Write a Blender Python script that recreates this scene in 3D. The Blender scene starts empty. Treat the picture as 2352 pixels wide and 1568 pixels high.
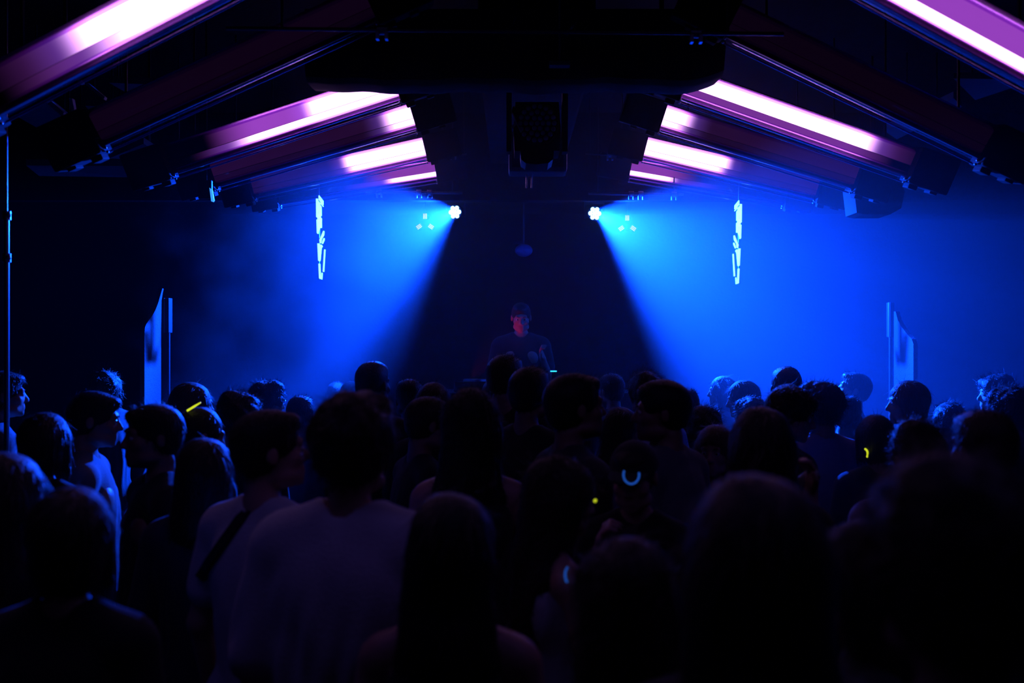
import bpy, bmesh, math, random
import numpy as np
from mathutils import Vector, Matrix, Euler

S = bpy.context.scene
COL = S.collection
PI = math.pi
R = math.radians

# ------------------------------------------------------------------ camera
F = 2352 * 35.0 / 36.0          # focal length in pixels of the 2352 px frame
HC = 1.82                       # camera height
cam_d = bpy.data.cameras.new('camera'); cam = bpy.data.objects.new('camera', cam_d); COL.objects.link(cam)
cam_d.lens = 35; cam_d.sensor_width = 36; cam_d.clip_start = 0.05; cam_d.clip_end = 60
cam.location = (0, 0, HC); cam.rotation_euler = (R(90), 0, 0)
cam_d.dof.use_dof = True; cam_d.dof.focus_distance = 6.5; cam_d.dof.aperture_fstop = 2.2
S.camera = cam

def P(px, py, d):               # a point seen at a pixel of the photo, d metres into the room
    return Vector(((px - 1176) / F * d, d, HC - (py - 784) / F * d))

# ------------------------------------------------------------------ world, exposure, sampling
W = bpy.data.worlds.new('world'); S.world = W; W.use_nodes = True
W.node_tree.nodes['Background'].inputs[0].default_value = (0.15, 0.1, 1, 1)
W.node_tree.nodes['Background'].inputs[1].default_value = 0.0
S.view_settings.view_transform = 'Standard'; S.view_settings.look = 'None'
S.view_settings.exposure = 0.0; S.view_settings.gamma = 1.0; S.view_settings.use_curve_mapping = False
cy = S.cycles
cy.use_denoising = True; cy.use_adaptive_sampling = True; cy.adaptive_threshold = 0.03
cy.max_bounces = 5; cy.diffuse_bounces = 2; cy.glossy_bounces = 3; cy.transparent_max_bounces = 12
cy.transmission_bounces = 2; cy.volume_bounces = 1
cy.volume_step_rate = 1.0; cy.volume_max_steps = 96
cy.sample_clamp_indirect = 3.0; cy.sample_clamp_direct = 0
cy.caustics_reflective = False; cy.caustics_refractive = False
cy.use_light_tree = True

# ------------------------------------------------------------------ the two blue wash lamps behind the DJ
LAMP_L = P(1045, 487, 9.0)
LAMP_R = P(1366, 490, 9.0)
def spot(name, loc, direction, energy, col, size_deg, blend, radius=0.03):
    l = bpy.data.lights.new(name, 'SPOT'); l.energy = energy; l.color = col
    l.spot_size = R(size_deg); l.spot_blend = blend; l.shadow_soft_size = radius
    o = bpy.data.objects.new(name, l); COL.objects.link(o)
    o.location = loc; o.rotation_euler = Vector(direction).to_track_quat('-Z', 'Y').to_euler()
    return o
BLUE = (0.002, 0.055, 1.0)
spot("blue_beam_light", LAMP_L + Vector((-.03, -.05, -.02)), (-.80, -.42, -.44), 9000, BLUE, 71, .45)
spot("blue_beam_light", LAMP_R + Vector((.03, -.05, -.02)), (.70, -.50, -.50), 13500, BLUE, 70, .5)
spot('blue_spill_light', LAMP_L + Vector((0, -.06, 0)), (-.38, -.88, -.28), 6000, BLUE, 44, .4)
spot('blue_spill_light', LAMP_R + Vector((0, -.06, 0)), (.42, -.86, -.28), 6000, BLUE, 44, .4)
# added unseen violet fill for people's backs, standing in for bars out of view
def area(name, loc, sx, sy, energy, col, tilt):
    l = bpy.data.lights.new(name, 'AREA'); l.shape = 'RECTANGLE'; l.size = sx; l.size_y = sy; l.energy = energy; l.color = col
    o = bpy.data.objects.new(name, l); COL.objects.link(o); o.location = loc; o.rotation_euler = (0, tilt, 0); return o
VIOLET = (.24, .15, 1.0)
for yy, en in ((1.9, 1.25), (.5, .42)):
    area('violet_fill_light', (-1.0, yy, 3.1), 1.2, .08, en, VIOLET, R(-20))
    area('violet_fill_light', (1.25, yy, 3.1), 1.2, .08, en, VIOLET, R(20))
# red lamp on the DJ desk
RED_AT = P(1066, 882, 8.08)
spot('red_desk_light', RED_AT + Vector((.04, 0.05, 0.04)), P(1190, 745, 8.12) - RED_AT, 4.5, (1, .02, .08), 60, .5, .02)

# ------------------------------------------------------------------ helpers
def obj(name, me, mat=None, parent=None, loc=None):
    o = bpy.data.objects.new(name, me); COL.objects.link(o)
    if mat is not None: me.materials.append(mat)
    if parent is not None: o.parent = parent
    if loc is not None: o.location = loc
    return o
def tag(o, label=None, cat=None, group=None, kind=None):
    if label: o['label'] = label
    if cat: o['category'] = cat
    if group: o['group'] = group
    if kind: o['kind'] = kind
    return o
def empty(name, loc=(0, 0, 0), rot=None, label=None, cat=None, group=None):
    o = bpy.data.objects.new(name, None); COL.objects.link(o); o.location = loc
    o.empty_display_size = .1
    if rot is not None: o.rotation_euler = rot
    return tag(o, label, cat, group)
class MB:
    """collects shapes into one mesh"""
    def __init__(s): s.bm = bmesh.new()
    def box(s, c, size, rot=None, bev=0.0):
        r = bmesh.ops.create_cube(s.bm, size=1.0)
        m = Matrix.Translation(c) @ ((Euler(rot).to_matrix().to_4x4()) if rot is not None else Matrix()) @ Matrix.Diagonal((*size, 1))
        bmesh.ops.transform(s.bm, matrix=m, verts=r['verts'])
        if bev > 0:
            es = list({e for v in r['verts'] for e in v.link_edges})
            bmesh.ops.bevel(s.bm, geom=es, offset=bev, segments=2, affect='EDGES', profile=.6)
        return s
    def cyl(s, a, b, r1, r2=None, seg=20, caps=True):
        a = Vector(a); b = Vector(b); d = b - a
        r = bmesh.ops.create_cone(s.bm, cap_ends=caps, segments=seg, radius1=r1, radius2=r1 if r2 is None else r2, depth=d.length)
        m = Matrix.Translation((a + b) / 2) @ d.to_track_quat('Z', 'Y').to_matrix().to_4x4()
        bmesh.ops.transform(s.bm, matrix=m, verts=r['verts']); return s
    def sph(s, c, r, scale=(1, 1, 1), seg=16):
        q = bmesh.ops.create_uvsphere(s.bm, u_segments=seg, v_segments=seg // 2 + 2, radius=r)
        bmesh.ops.transform(s.bm, matrix=Matrix.Translation(c) @ Matrix.Diagonal((*scale, 1)), verts=q['verts']); return s
    def tube(s, pts, r, seg=8, closed=False):
        pts = [Vector(p) for p in pts]; n = len(pts); rings = []
        up = Vector((0, 0, 1))
        for i, p in enumerate(pts):
            t = (pts[(i + 1) % n if closed else min(i + 1, n - 1)] - pts[i - 1 if (closed or i > 0) else 0]).normalized()
            a = t.cross(up)
            if a.length < 1e-3: a = t.cross(Vector((1, 0, 0)))
            a.normalize(); b = t.cross(a)
            rr = r[i] if isinstance(r, (list, tuple)) else r
            rings.append([s.bm.verts.new(p + (a * math.cos(2 * PI * k / seg) + b * math.sin(2 * PI * k / seg)) * rr) for k in range(seg)])
        m = n if closed else n - 1
        for i in range(m):
            A = rings[i]; B = rings[(i + 1) % n]
            for k in range(seg): s.bm.faces.new((A[k], A[(k + 1) % seg], B[(k + 1) % seg], B[k]))
        if not closed:
            s.bm.faces.new(rings[0][::-1]); s.bm.faces.new(rings[-1])
        return s
    def prism(s, poly, fn, t0, t1):
        """polygon of (u,v) extruded between t0 and t1; fn(u,v,t) gives the point"""
        A = [s.bm.verts.new(fn(u, v, t0)) for u, v in poly]; B = [s.bm.verts.new(fn(u, v, t1)) for u, v in poly]
        s.bm.faces.new(A); s.bm.faces.new(B[::-1]); n = len(poly)
        for i in range(n): s.bm.faces.new((A[i], B[i], B[(i + 1) % n], A[(i + 1) % n]))
        return s
    def build(s, name, mat=None, parent=None, smooth=False, loc=None):
        bmesh.ops.recalc_face_normals(s.bm, faces=s.bm.faces)
        me = bpy.data.meshes.new(name); s.bm.to_mesh(me); s.bm.free()
        if smooth:
            me.shade_smooth()
            try: me.set_sharp_from_angle(angle=R(40))
            except Exception: pass
        return obj(name, me, mat, parent, loc)

MATS = {}
def mat(name, col=(.5, .5, .5), rough=.5, metal=0.0, spec=.5, noise=0.0, scale=8.0, bump=0.0, bscale=40.0, emis=None, estr=0.0, sheen=0.0, coat=0.0, col2=None):
    if name in MATS: return MATS[name]
    m = bpy.data.materials.new(name); m.use_nodes = True; nt = m.node_tree; b = nt.nodes['Principled BSDF']
    b.inputs['Base Color'].default_value = (*col, 1); b.inputs['Roughness'].default_value = rough
    b.inputs['Metallic'].default_value = metal; b.inputs['Specular IOR Level'].default_value = spec
    if sheen: b.inputs['Sheen Weight'].default_value = sheen
    if coat: b.inputs['Coat Weight'].default_value = coat
    tc = nt.nodes.new('ShaderNodeTexCoord')
    if noise:
        n = nt.nodes.new('ShaderNodeTexNoise'); n.inputs['Scale'].default_value = scale; n.inputs['Detail'].default_value = 5
        nt.links.new(tc.outputs['Object'], n.inputs['Vector'])
        mx = nt.nodes.new('ShaderNodeMix'); mx.data_type = 'RGBA'
        c2 = col2 if col2 else tuple(c * (1 - noise) for c in col)
        mx.inputs[6].default_value = (*c2, 1); mx.inputs[7].default_value = (*col, 1)
        nt.links.new(n.outputs['Fac'], mx.inputs[0]); nt.links.new(mx.outputs[2], b.inputs['Base Color'])
    if bump:
        n2 = nt.nodes.new('ShaderNodeTexNoise'); n2.inputs['Scale'].default_value = bscale; n2.inputs['Detail'].default_value = 4
        nt.links.new(tc.outputs['Object'], n2.inputs['Vector'])
        bp = nt.nodes.new('ShaderNodeBump'); bp.inputs['Strength'].default_value = bump; bp.inputs['Distance'].default_value = .01
        nt.links.new(n2.outputs['Fac'], bp.inputs['Height']); nt.links.new(bp.outputs[0], b.inputs['Normal'])
    if emis:
        b.inputs['Emission Color'].default_value = (*emis, 1); b.inputs['Emission Strength'].default_value = estr
    MATS[name] = m
    return m

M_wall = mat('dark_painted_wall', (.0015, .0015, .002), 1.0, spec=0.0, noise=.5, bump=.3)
M_ceil = mat('black_ceiling_paint', (.004, .004, .005), .95, spec=.1, noise=.4, bump=.4)
M_floor = mat('dark_floor', (.02, .02, .022), .5, noise=.5, bump=.1)
M_black = mat('black_powder_coat', (.012, .012, .014), .55, noise=.3, bump=.1)
M_blackgloss = mat('black_gloss_plastic', (.01, .01, .012), .25, noise=.2)
M_cloth = mat('black_drape_cloth', (.008, .008, .01), .95, noise=.4, bump=.5, bscale=12)
M_metal = mat('brushed_steel', (.5, .5, .52), .3, 1.0, noise=.2, scale=60)
M_alu = mat('painted_truss_metal', (.12, .12, .14), .4, .8, noise=.2)
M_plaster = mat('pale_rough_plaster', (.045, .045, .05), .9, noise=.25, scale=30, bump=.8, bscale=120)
M_panel = mat('grey_acoustic_panel', (.12, .12, .14), .9, noise=.3, bump=.3)

# ------------------------------------------------------------------ room shell
def struct(name, mb, m): o = mb.build(name, m); o['kind'] = 'structure'; return o
CZ = 3.75
XL, XR = -5.4, 5.6
struct('floor', MB().box((.1, 4.5, -.05), (11.4, 13, .1)), M_floor)
struct('ceiling', MB().box((.1, 4.5, CZ + .05), (11.4, 13, .1)), M_ceil)
struct('wall_left', MB().box((XL - .1, 4.5, CZ / 2), (.2, 13, CZ)), M_wall)
struct('wall_right', MB().box((XR + .1, 4.5, CZ / 2), (.2, 13, CZ)), M_wall)
struct('wall_back', MB().box((.1, 10.9, CZ / 2), (11.2, .2, CZ)), M_wall)
struct('wall_front', MB().box((.1, -1.9, CZ / 2), (11.2, .2, CZ)), M_wall)
# low rear soffit above the stage; its front edge cuts the blue light off
sz = P(0, 460, 8.4).z
struct('trim_1', MB().box((.1, 8.45, (sz + CZ) / 2), (10.9, .1, CZ - sz)), M_ceil)
sz = 3.2
struct('trim_5', MB().box((.1, 9.69, (sz + CZ) / 2), (10.9, 2.36, CZ - sz)), M_ceil)
# stage platform
struct('trim_2', MB().box((.1, 9.1, .18), (5.0, 3.3, .36), bev=.01), M_black)

# wing walls beside the stage: narrow pale faces, top curved to stand for the shadow's edge
def wing(pts, x0, th, name, m):
    """a reveal standing along the room's length at x = x0, its curved outline facing the room's middle"""
    def fn(u, v, t):
        d = x0 * F / (u - 1176); return Vector((x0 + t, d, HC - (v - 784) / F * d))
    return struct(name, MB().prism(pts, fn, 0.0, th), m)
botL = 784 + HC * F / 6.9
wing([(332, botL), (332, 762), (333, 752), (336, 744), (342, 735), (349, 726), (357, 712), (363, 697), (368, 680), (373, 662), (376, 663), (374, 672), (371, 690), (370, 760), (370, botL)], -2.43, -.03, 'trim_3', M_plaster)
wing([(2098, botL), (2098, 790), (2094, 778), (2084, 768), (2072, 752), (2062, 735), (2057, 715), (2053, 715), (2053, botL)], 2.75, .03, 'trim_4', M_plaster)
# ------------------------------------------------------------------ dark beam wrapped in black cloth across the ceiling
def beam():
    mb = MB(); d = 4.85; n = 60
    secs = []
    xs = np.linspace(700, 1665, n)
    for i, x in enumerate(xs):
        yb = 188 - 2.5 * math.sin(i * .33) - 1.5 * math.sin(i * .9 + 1)
        if x < 790: yb -= 0.0004 * (790 - x) ** 2 * 1.2
        if x > 1590: yb -= 0.0035 * (x - 1590) ** 2
        p = P(x, yb, d); top = HC + 1.62
        secs.append([Vector((p.x, d, top)), Vector((p.x, d - .02, p.z + .12)), Vector((p.x, d + .02, p.z + .02)), Vector((p.x, d + .06, p.z)),
                     Vector((p.x, d + .26, p.z + .01)), Vector((p.x, d + .3, p.z + .12)), Vector((p.x, d + .28, top))])
    R_ = [[mb.bm.verts.new(v) for v in s] for s in secs]
    for a, b in zip(R_, R_[1:]):
        for k in range(7): mb.bm.faces.new((a[k], a[(k + 1) % 7], b[(k + 1) % 7], b[k]))
    mb.bm.faces.new(R_[0]); mb.bm.faces.new(R_[-1][::-1])
    root = empty('ceiling_beam', (.04, 4.95, HC + 1.62), label='wide black cloth wrapped beam hanging across the middle of the ceiling', cat='beam')
    o = mb.build('cloth_wrap', M_cloth, root, smooth=True); o.location = -Vector(root.location)
    for x in (-.7, .75):
        o = MB().cyl((x, 4.99, HC + 1.6), (x, 4.99, CZ + .01), .012).build('hanging_rod', M_black, root); o.location = -Vector(root.location)
beam()
# central duct box running along the ceiling toward the stage
dz = P(0, 205, 5.6).z
d_ = MB().box((.13, 6.9, (3.32 + CZ) / 2), (.62, 3.4, CZ - 3.32), bev=.02).build('ceiling_duct', M_ceil)
tag(d_, 'square black duct running along the ceiling toward the stage', 'duct')

# ------------------------------------------------------------------ LED bars
def led_mat(name, lit, fall, base_to, base_lv, L, hot=1.0):
    m = bpy.data.materials.new(name); m.use_nodes = True; nt = m.node_tree; nt.nodes.clear()
    N = nt.nodes.new; k = nt.links.new
    tc = N('ShaderNodeTexCoord'); sx = N('ShaderNodeSeparateXYZ'); k(tc.outputs['Object'], sx.inputs[0])
    def ramp(edge, w):
        r = N('ShaderNodeMapRange'); r.interpolation_type = 'SMOOTHSTEP'
        r.inputs['From Min'].default_value = (edge - w) * L; r.inputs['From Max'].default_value = (edge + w) * L
        r.inputs['To Min'].default_value = 1; r.inputs['To Max'].default_value = 0
        k(sx.outputs['X'], r.inputs['Value']); return r.outputs[0]
    lit = lit if lit > 0 else -2
    a = ramp(lit, fall); b = ramp(base_to, .12)
    sq = N('ShaderNodeMath'); sq.operation = 'POWER'; sq.inputs[1].default_value = 2.0; k(a, sq.inputs[0])
    m1 = N('ShaderNodeMix'); m1.data_type = 'RGBA'; m1.inputs[6].default_value = (0, 0, 0, 1); m1.inputs[7].default_value = (.62 * base_lv, .11 * base_lv, 1.0 * base_lv, 1); k(b, m1.inputs[0])
    m2 = N('ShaderNodeMix'); m2.data_type = 'RGBA'; m2.inputs[7].default_value = (4.6 * hot, 2.2 * hot, 4.8 * hot, 1); k(m1.outputs[2], m2.inputs[6]); k(sq.outputs[0], m2.inputs[0])
    mid = N('ShaderNodeMix'); mid.data_type = 'RGBA'; mid.blend_type = 'ADD'; mid.inputs[0].default_value = 1; k(m2.outputs[2], mid.inputs[6])
    g = N('ShaderNodeMix'); g.data_type = 'RGBA'; g.inputs[6].default_value = (0, 0, 0, 1); g.inputs[7].default_value = (.16, .06, .5, 1)
    aw = ramp(lit + .02, fall * 1.8) if lit > 0 else None
    if aw is not None:
        k(aw, g.inputs[0]); k(g.outputs[2], mid.inputs[7])
    else: mid.inputs[7].default_value = (0, 0, 0, 1)
    e = N('ShaderNodeEmission'); k(mid.outputs[2], e.inputs[0]); e.inputs[1].default_value = 1.0
    gl = N('ShaderNodeBsdfGlossy'); gl.inputs['Roughness'].default_value = .3; gl.inputs['Color'].default_value = (.03, .02, .04, 1)
    ad = N('ShaderNodeAddShader'); k(e.outputs[0], ad.inputs[0]); k(gl.outputs[0], ad.inputs[1])
    o = N('ShaderNodeOutputMaterial'); k(ad.outputs[0], o.inputs[0])
    m.cycles.emission_sampling = 'AUTO' if (lit > 0 or base_lv > .1) else 'NONE'
    return m
M_trough = mat('violet_tinted_reflector', (.62, .30, .85), .22, 1.0)
M_rod = mat('clear_tube_edge', (.45, .40, .75), .12, 1.0)
def shell_mat():
    m = bpy.data.materials.new('clear_acrylic_cover'); m.use_nodes = True; nt = m.node_tree; nt.nodes.clear(); N = nt.nodes.new; k = nt.links.new
    t = N('ShaderNodeBsdfTransparent'); t.inputs[0].default_value = (.93, .90, .97, 1)
    g = N('ShaderNodeBsdfGlossy'); g.inputs['Roughness'].default_value = .09; g.inputs['Color'].default_value = (.9, .9, 1, 1)
    f = N('ShaderNodeLayerWeight'); f.inputs['Blend'].default_value = .22
    mx = N('ShaderNodeMixShader'); k(f.outputs['Fresnel'], mx.inputs[0]); k(t.outputs[0], mx.inputs[1]); k(g.outputs[0], mx.inputs[2])
    o = N('ShaderNodeOutputMaterial'); k(mx.outputs[0], o.inputs[0]); return m
M_shell = shell_mat()

M_cap = mat('matt_black_end_box', (.006, .006, .008), .8, spec=.12)
def led_bar(pi, po, d, up, lo, label, capi=.26, capo=.22):
    a = P(pi[0], pi[1], d); b = P(po[0], po[1], d); ax = (b - a); L = ax.length; ax.normalize()
    # local frame: X along the bar (inner to outer), Y toward the viewer and down, Z up
    view = Vector((0, -1, 0))
    zl = ax.cross(view) if ax.cross(view).z > 0 else view.cross(ax)
    zl.normalize(); ca, sa = math.cos(R(12)), math.sin(R(12))
    yl = (view * ca - zl * sa).normalized(); zl2 = ax.cross(yl); sg = 1
    if zl2.z < 0: zl2 = -zl2; sg = -1
    M = Matrix((ax, yl, zl2)).transposed()
    root = bpy.data.objects.new('led_light_bar', None); COL.objects.link(root); root.empty_display_size = .1
    if sg < 0:                                  # keep a right-handed frame: mirror the cross-section by hand
        M = Matrix((ax, -yl, zl2)).transposed(); ys = -1
    else: ys = 1
    root.matrix_world = Matrix.Translation(a) @ M.to_4x4()
    tag(root, label, 'light bar', 'violet light bars under the ceiling')
    def prof(pts, name, m, x0=0.0, x1=None, smooth=False, par=root):
        x1 = L if x1 is None else x1; mb = MB(); bm = mb.bm; n = 12
        rows = []
        for i in range(n + 1):
            x = x0 + (x1 - x0) * i / n
            rows.append([bm.verts.new((x, y * ys, z)) for y, z in pts])
        for A, B in zip(rows, rows[1:]):
            for k in range(len(pts) - 1): bm.faces.new((A[k], A[k + 1], B[k + 1], B[k]))
        return mb.build(name, m, par, smooth=smooth)
    # strips are thin slabs
    def slab(z0, z1, name, m, y0=.0, th=.006):
        return MB().box((L / 2, ys * (y0 + th / 2), (z0 + z1) / 2), (L, th, z1 - z0)).build(name, m, root)
    um = led_mat('led_row_upper', up[0], up[1], up[2], up[3], L); lm = led_mat('led_row_lower', lo[0], lo[1], lo[2], lo[3], L)
    slab(-.008, .062, 'light_strip', um); slab(-.042, -.011, 'light_strip', lm)
    bk = MB().box((L / 2, -ys * .03, .005), (L, .05, .15), bev=.006).build('housing', M_black, root)
    # reflector wings either side of the strips, with thickness
    w = prof([(.004, .063), (.012, .069), (.026, .077), (.036, .083), (.038, .081), (.028, .073), (.014, .064), (.0, .060)], 'reflector', M_trough, smooth=True)
    w2 = prof([(.004, -.043), (.012, -.052), (.026, -.066), (.032, -.078), (.034, -.076), (.028, -.062), (.014, -.048), (.0, -.041)], 'reflector', M_trough, smooth=True)
    arc = [(.0 + .088 * math.cos(t), .001 + .088 * math.sin(t)) for t in np.linspace(-PI * .62, PI * .62, 25)]
    prof(arc, 'clear_cover', M_shell, smooth=True)
    MB().cyl((0, ys * .012, -.104), (L, ys * .012, -.104), .0045, seg=10).build('edge_shine_rod', M_rod, root, smooth=True)  # rod stands in for the shine along the clear tube's lower edge
    for nm, x0, x1 in (('end_cap', -capi, 0), ('end_cap', L, L + capo)):
        mb = MB().box(((x0 + x1) / 2, 0, -.002), (abs(x1 - x0), .18, .20), bev=.012)
        xi = x1 if x0 < 0 else x0; s_ = -1 if x0 < 0 else 1
        mb.box((xi + s_ * .045, ys * .0, -.112), (.05, .10, .03), bev=.006).box((xi + s_ * .16, 0, -.106), (.04, .10, .02), bev=.004)
        cp = mb.build(nm, M_cap, root)
        sc = MB()
        for zz in (-.085, -.104): sc.sph((xi - s_ * .006, ys * .03, zz), .007, seg=10)
        sc.build('latch', M_metal, cp, smooth=True)
    # bracket and drop rod to the ceiling
    inv = root.matrix_world.inverted()
    for t in (.12, .88):
        q = root.matrix_world @ Vector((L * t, -ys * .05, .06)); q2 = Vector((q.x, q.y, CZ + .005))
        MB().cyl(inv @ q, inv @ q2, .006, seg=8).build('hanging_rod', M_black, root)
    return root

OFF = (0, .05, 1.2, .005)  # unlit rows keep a faint violet glow, painted in for ambient light
led_bar((731, -173), (-31, 222), 3.45, (.72, .08, .88, .10), (.64, .12, .85, .16), 'nearest violet light bar on the left, glowing white at the picture edge')
led_bar((850, 12), (222, 298), 4.3, (0, .05, 1.2, .007), OFF, 'unlit second light bar from the front on the left side')
led_bar((910, 198), (388, 368), 5.4, (.38, .05, .72, .55), (.68, .10, .8, .2), 'left light bar with wide white inner part and thin bright line beyond')
led_bar((949, 268), (490, 402), 6.24, (.13, .06, 1.2, .025), (.12, .07, 1.2, .015), 'left light bar lit white only at its short inner end')
led_bar((976, 341), (580, 430), 7.3, (.46, .05, 1.2, .02), (.44, .06, 1.2, .018), 'left light bar lit white along its inner half')
led_bar((1001, 391), (640, 448), 8.15, (0, .05, .36, .42), (.30, .07, .5, .1), 'farthest left light bar with violet band and thin pink line')
led_bar((1650, -254), (2425, 168), 3.35, (0, .05, 1.6, .52), (1.5, .1, 1.6, .2), 'nearest violet light bar on the right, violet with a bright lower line')
led_bar((1680, 48), (2265, 330), 4.55, (0, .05, 1.2, .005), OFF, 'unlit second light bar from the front on the right side')
led_bar((1573, 193), (2092, 376), 5.4, (.82, .06, .95, .1), (0, .12, .82, .30), 'right light bar lit white along nearly its whole length')
led_bar((1522, 270), (1966, 407), 6.3, (.13, .06, 1.2, .025), (.10, .07, 1.2, .015), 'right light bar lit white only at its short inner end')
led_bar((1481, 340), (1877, 434), 7.3, (.48, .05, 1.2, .025), (.45, .06, 1.2, .02), 'right light bar lit white along its inner half')
led_bar((1447, 388), (1802, 449), 8.2, (0, .05, .34, .42), (.28, .07, .5, .1), 'farthest right light bar with violet band and thin pink line')

# ------------------------------------------------------------------ two wash lamps behind the stage
M_cell = mat('lit_lens_cell', (.8, .9, 1), .2, emis=(.35, .9, 1.0), estr=6)
def wash_lamp(loc, aim, label):
    root = empty('wash_lamp', loc, label=label, cat='stage light', group='lit blue wash lamps beside the stage')
    q = Vector(aim).to_track_quat('-Y', 'Z').to_euler()
    hd = MB().cyl((0, 0, 0), (0, .11, 0), .066, .05, seg=28).box((0, .13, 0), (.07, .05, .07), bev=.01).build('lamp_head', M_black, root, smooth=True); hd.rotation_euler = q
    cells = [(0, 0)] + [(.041 * math.cos(R(60 * i)), .041 * math.sin(R(60 * i))) for i in range(6)]
    for x, z in cells:
        MB().sph((x, -.002, z), .0195, scale=(1, .35, 1), seg=14).build('lens', M_cell, hd, smooth=True)
    y = MB().box((-.085, .05, .03), (.012, .04, .13)).box((.085, .05, .03), (.012, .04, .13)).box((0, .05, .1), (.18, .05, .02)).cyl((0, .05, .1), (0, .05, sz - loc[2] + .005), .012)
    y.build('yoke', M_black, root)
    return root
wash_lamp(LAMP_L, (-.35, -.9, -.1), 'small round lamp with seven glowing cells left of the stage')
wash_lamp(LAMP_R, (.25, -.95, -.1), 'small round lamp with seven glowing cells right of the stage')

# unlit three-cell blinders hanging beyond the lamps, pink reflections painted as glow
M_pink = mat('pink_reflection_filament_glass', (.4, .2, .25), .3, emis=(1, .30, .50), estr=.9)
def tri_lamp(px, py, d, label):
    root = empty('tri_blinder', P(px, py, d), label=label, cat='stage light', group='three-cell lamps in the haze')
    for i, a in enumerate((90, 210, 330)):
        c = Vector((.064 * math.cos(R(a)), 0, .064 * math.sin(R(a))))
        cell = MB().cyl(c + Vector((0, .05, 0)), c, .032, .036, seg=20, caps=False).cyl(c + Vector((0, .05, 0)), c + Vector((0, .055, 0)), .034, seg=20).build('lamp_cell', M_cap, root, smooth=True)
        g = MB()
        t = Vector((math.cos(R(a + 90)), 0, math.sin(R(a + 90)))) if i else Vector((0, 0, 1))
        t = Vector((math.cos(R({0: 90, 1: 35, 2: -35}[i])), 0, math.sin(R({0: 90, 1: 35, 2: -35}[i]))))
        nrm = Vector((-t.z, 0, t.x))
        for k in (-1, 0, 1): g.cyl(c + nrm * k * .013 - t * .024 + Vector((0, .01, 0)), c + nrm * k * .013 + t * .024 + Vector((0, .01, 0)), .0035, seg=8)
        g.build('filament', M_pink, cell, smooth=True)
    MB().cyl((0, .03, .05), (0, .03, sz - root.location.z + .005), .009, seg=8).box((0, .04, 0), (.10, .02, .10), bev=.01).build('bracket', M_black, root)
tri_lamp(976, 512, 9.2, 'faint pink three-cell lamp right of the left hanging sign')
tri_lamp(1441, 516, 9.2, 'faint pink three-cell lamp right of the right glowing wash lamp')
# small mirror ball-like lamp above the DJ
root = empty('hanging_lamp', P(1203, 575, 9.3), label='small dim round lamp hanging above the person on stage', cat='stage light')
MB().sph((0, 0, 0), .075, scale=(1.1, .8, .8)).build('lamp_head', mat('dim_blue_lens', (.15, .12, .3), .3), root, smooth=True)
MB().cyl((0, 0, .05), (0, 0, sz - root.location.z + .005), .008, seg=8).box((-.05, 0, .07), (.1, .03, .02)).build('bracket', M_black, root)

# ------------------------------------------------------------------ hanging letter signs, seen nearly edge-on
M_sign = mat('glowing_pale_green_letters', (.6, .9, .8), .4, emis=(.42, 1.0, .75), estr=1.05)
SHAPES = [  # traced in a 682 x 1568 enlargement, origin at the sign's top left
    [(285, 145), (350, 185), (352, 245), (285, 212)],
    [(308, 240), (355, 268), (352, 276), (306, 250)],
    'B',
    [(300, 285), (320, 300), (322, 440), (308, 450), (308, 475), (325, 480), (325, 628), (300, 640)],
    [(356, 655), (366, 660), (360, 725), (322, 805), (316, 860), (305, 880), (296, 830), (308, 800)],
    [(362, 768), (370, 768), (368, 800), (342, 870), (334, 868), (338, 845)],
    [(266, 900), (286, 900), (288, 930), (295, 1000), (300, 900), (328, 895), (338, 915), (322, 945), (304, 1150), (296, 1165), (278, 1160)],
    [(372, 942), (383, 944), (362, 1306), (350, 1304)],
    [(282, 1205), (300, 1205), (310, 1435), (292, 1430)],
    [(330, 1330), (338, 1330), (332, 1436), (322, 1436)],
]
LETTER_B = [[(245, 225), (262, 215), (267, 240), (267, 505), (248, 505)], [(252, 540), (270, 538), (271, 752), (258, 745)], [(279, 248), (300, 262), (300, 640), (279, 705)],
            [(267, 240), (279, 248), (279, 372), (267, 380)], [(267, 452), (279, 440), (279, 550), (267, 548)], [(270, 605), (279, 610), (279, 705), (271, 752)]]
def hang_sign(x0, d0, mirror, ytop, label):
    """letters stand on a plane along the room's length; u runs into the room, v down"""
    xr = abs(x0)
    ku = 1 / 6.82 * (d0 * d0) / (F * xr)       # one enlargement pixel in metres along the room
    kv = 1 / 6.82 * d0 / F
    root = empty('hanging_sign', (x0, d0, HC - (ytop - 784) / F * d0), label=label, cat='sign', group='glowing letter signs over the crowd')
    sx = 1 if x0 > 0 else -1
    def fn(u, v, t): return Vector((t, (u - 310) * ku, -v * kv))
    for k, sh in enumerate(SHAPES):
        mb = MB()
        for q_ in (LETTER_B if sh == 'B' else [sh]): mb.prism(q_, fn, -.004, .004)
        mb.build('letter', M_sign, root)
    fr = MB().box((sx * .012, 0, -790 * kv), (.01, .03, 1300 * kv)).cyl((sx * .012, 0, -150 * kv), (sx * .012, 0, CZ - root.location.z), .005, seg=8)
    fr.build('frame', M_black, root)
    return root
hang_sign(-1.50, 7.8, False, 430, 'left hanging sign of pale glowing letters turned edge-on')
hang_sign(1.80, 7.95, True, 441, 'right hanging sign of pale glowing letters turned edge-on')

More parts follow.
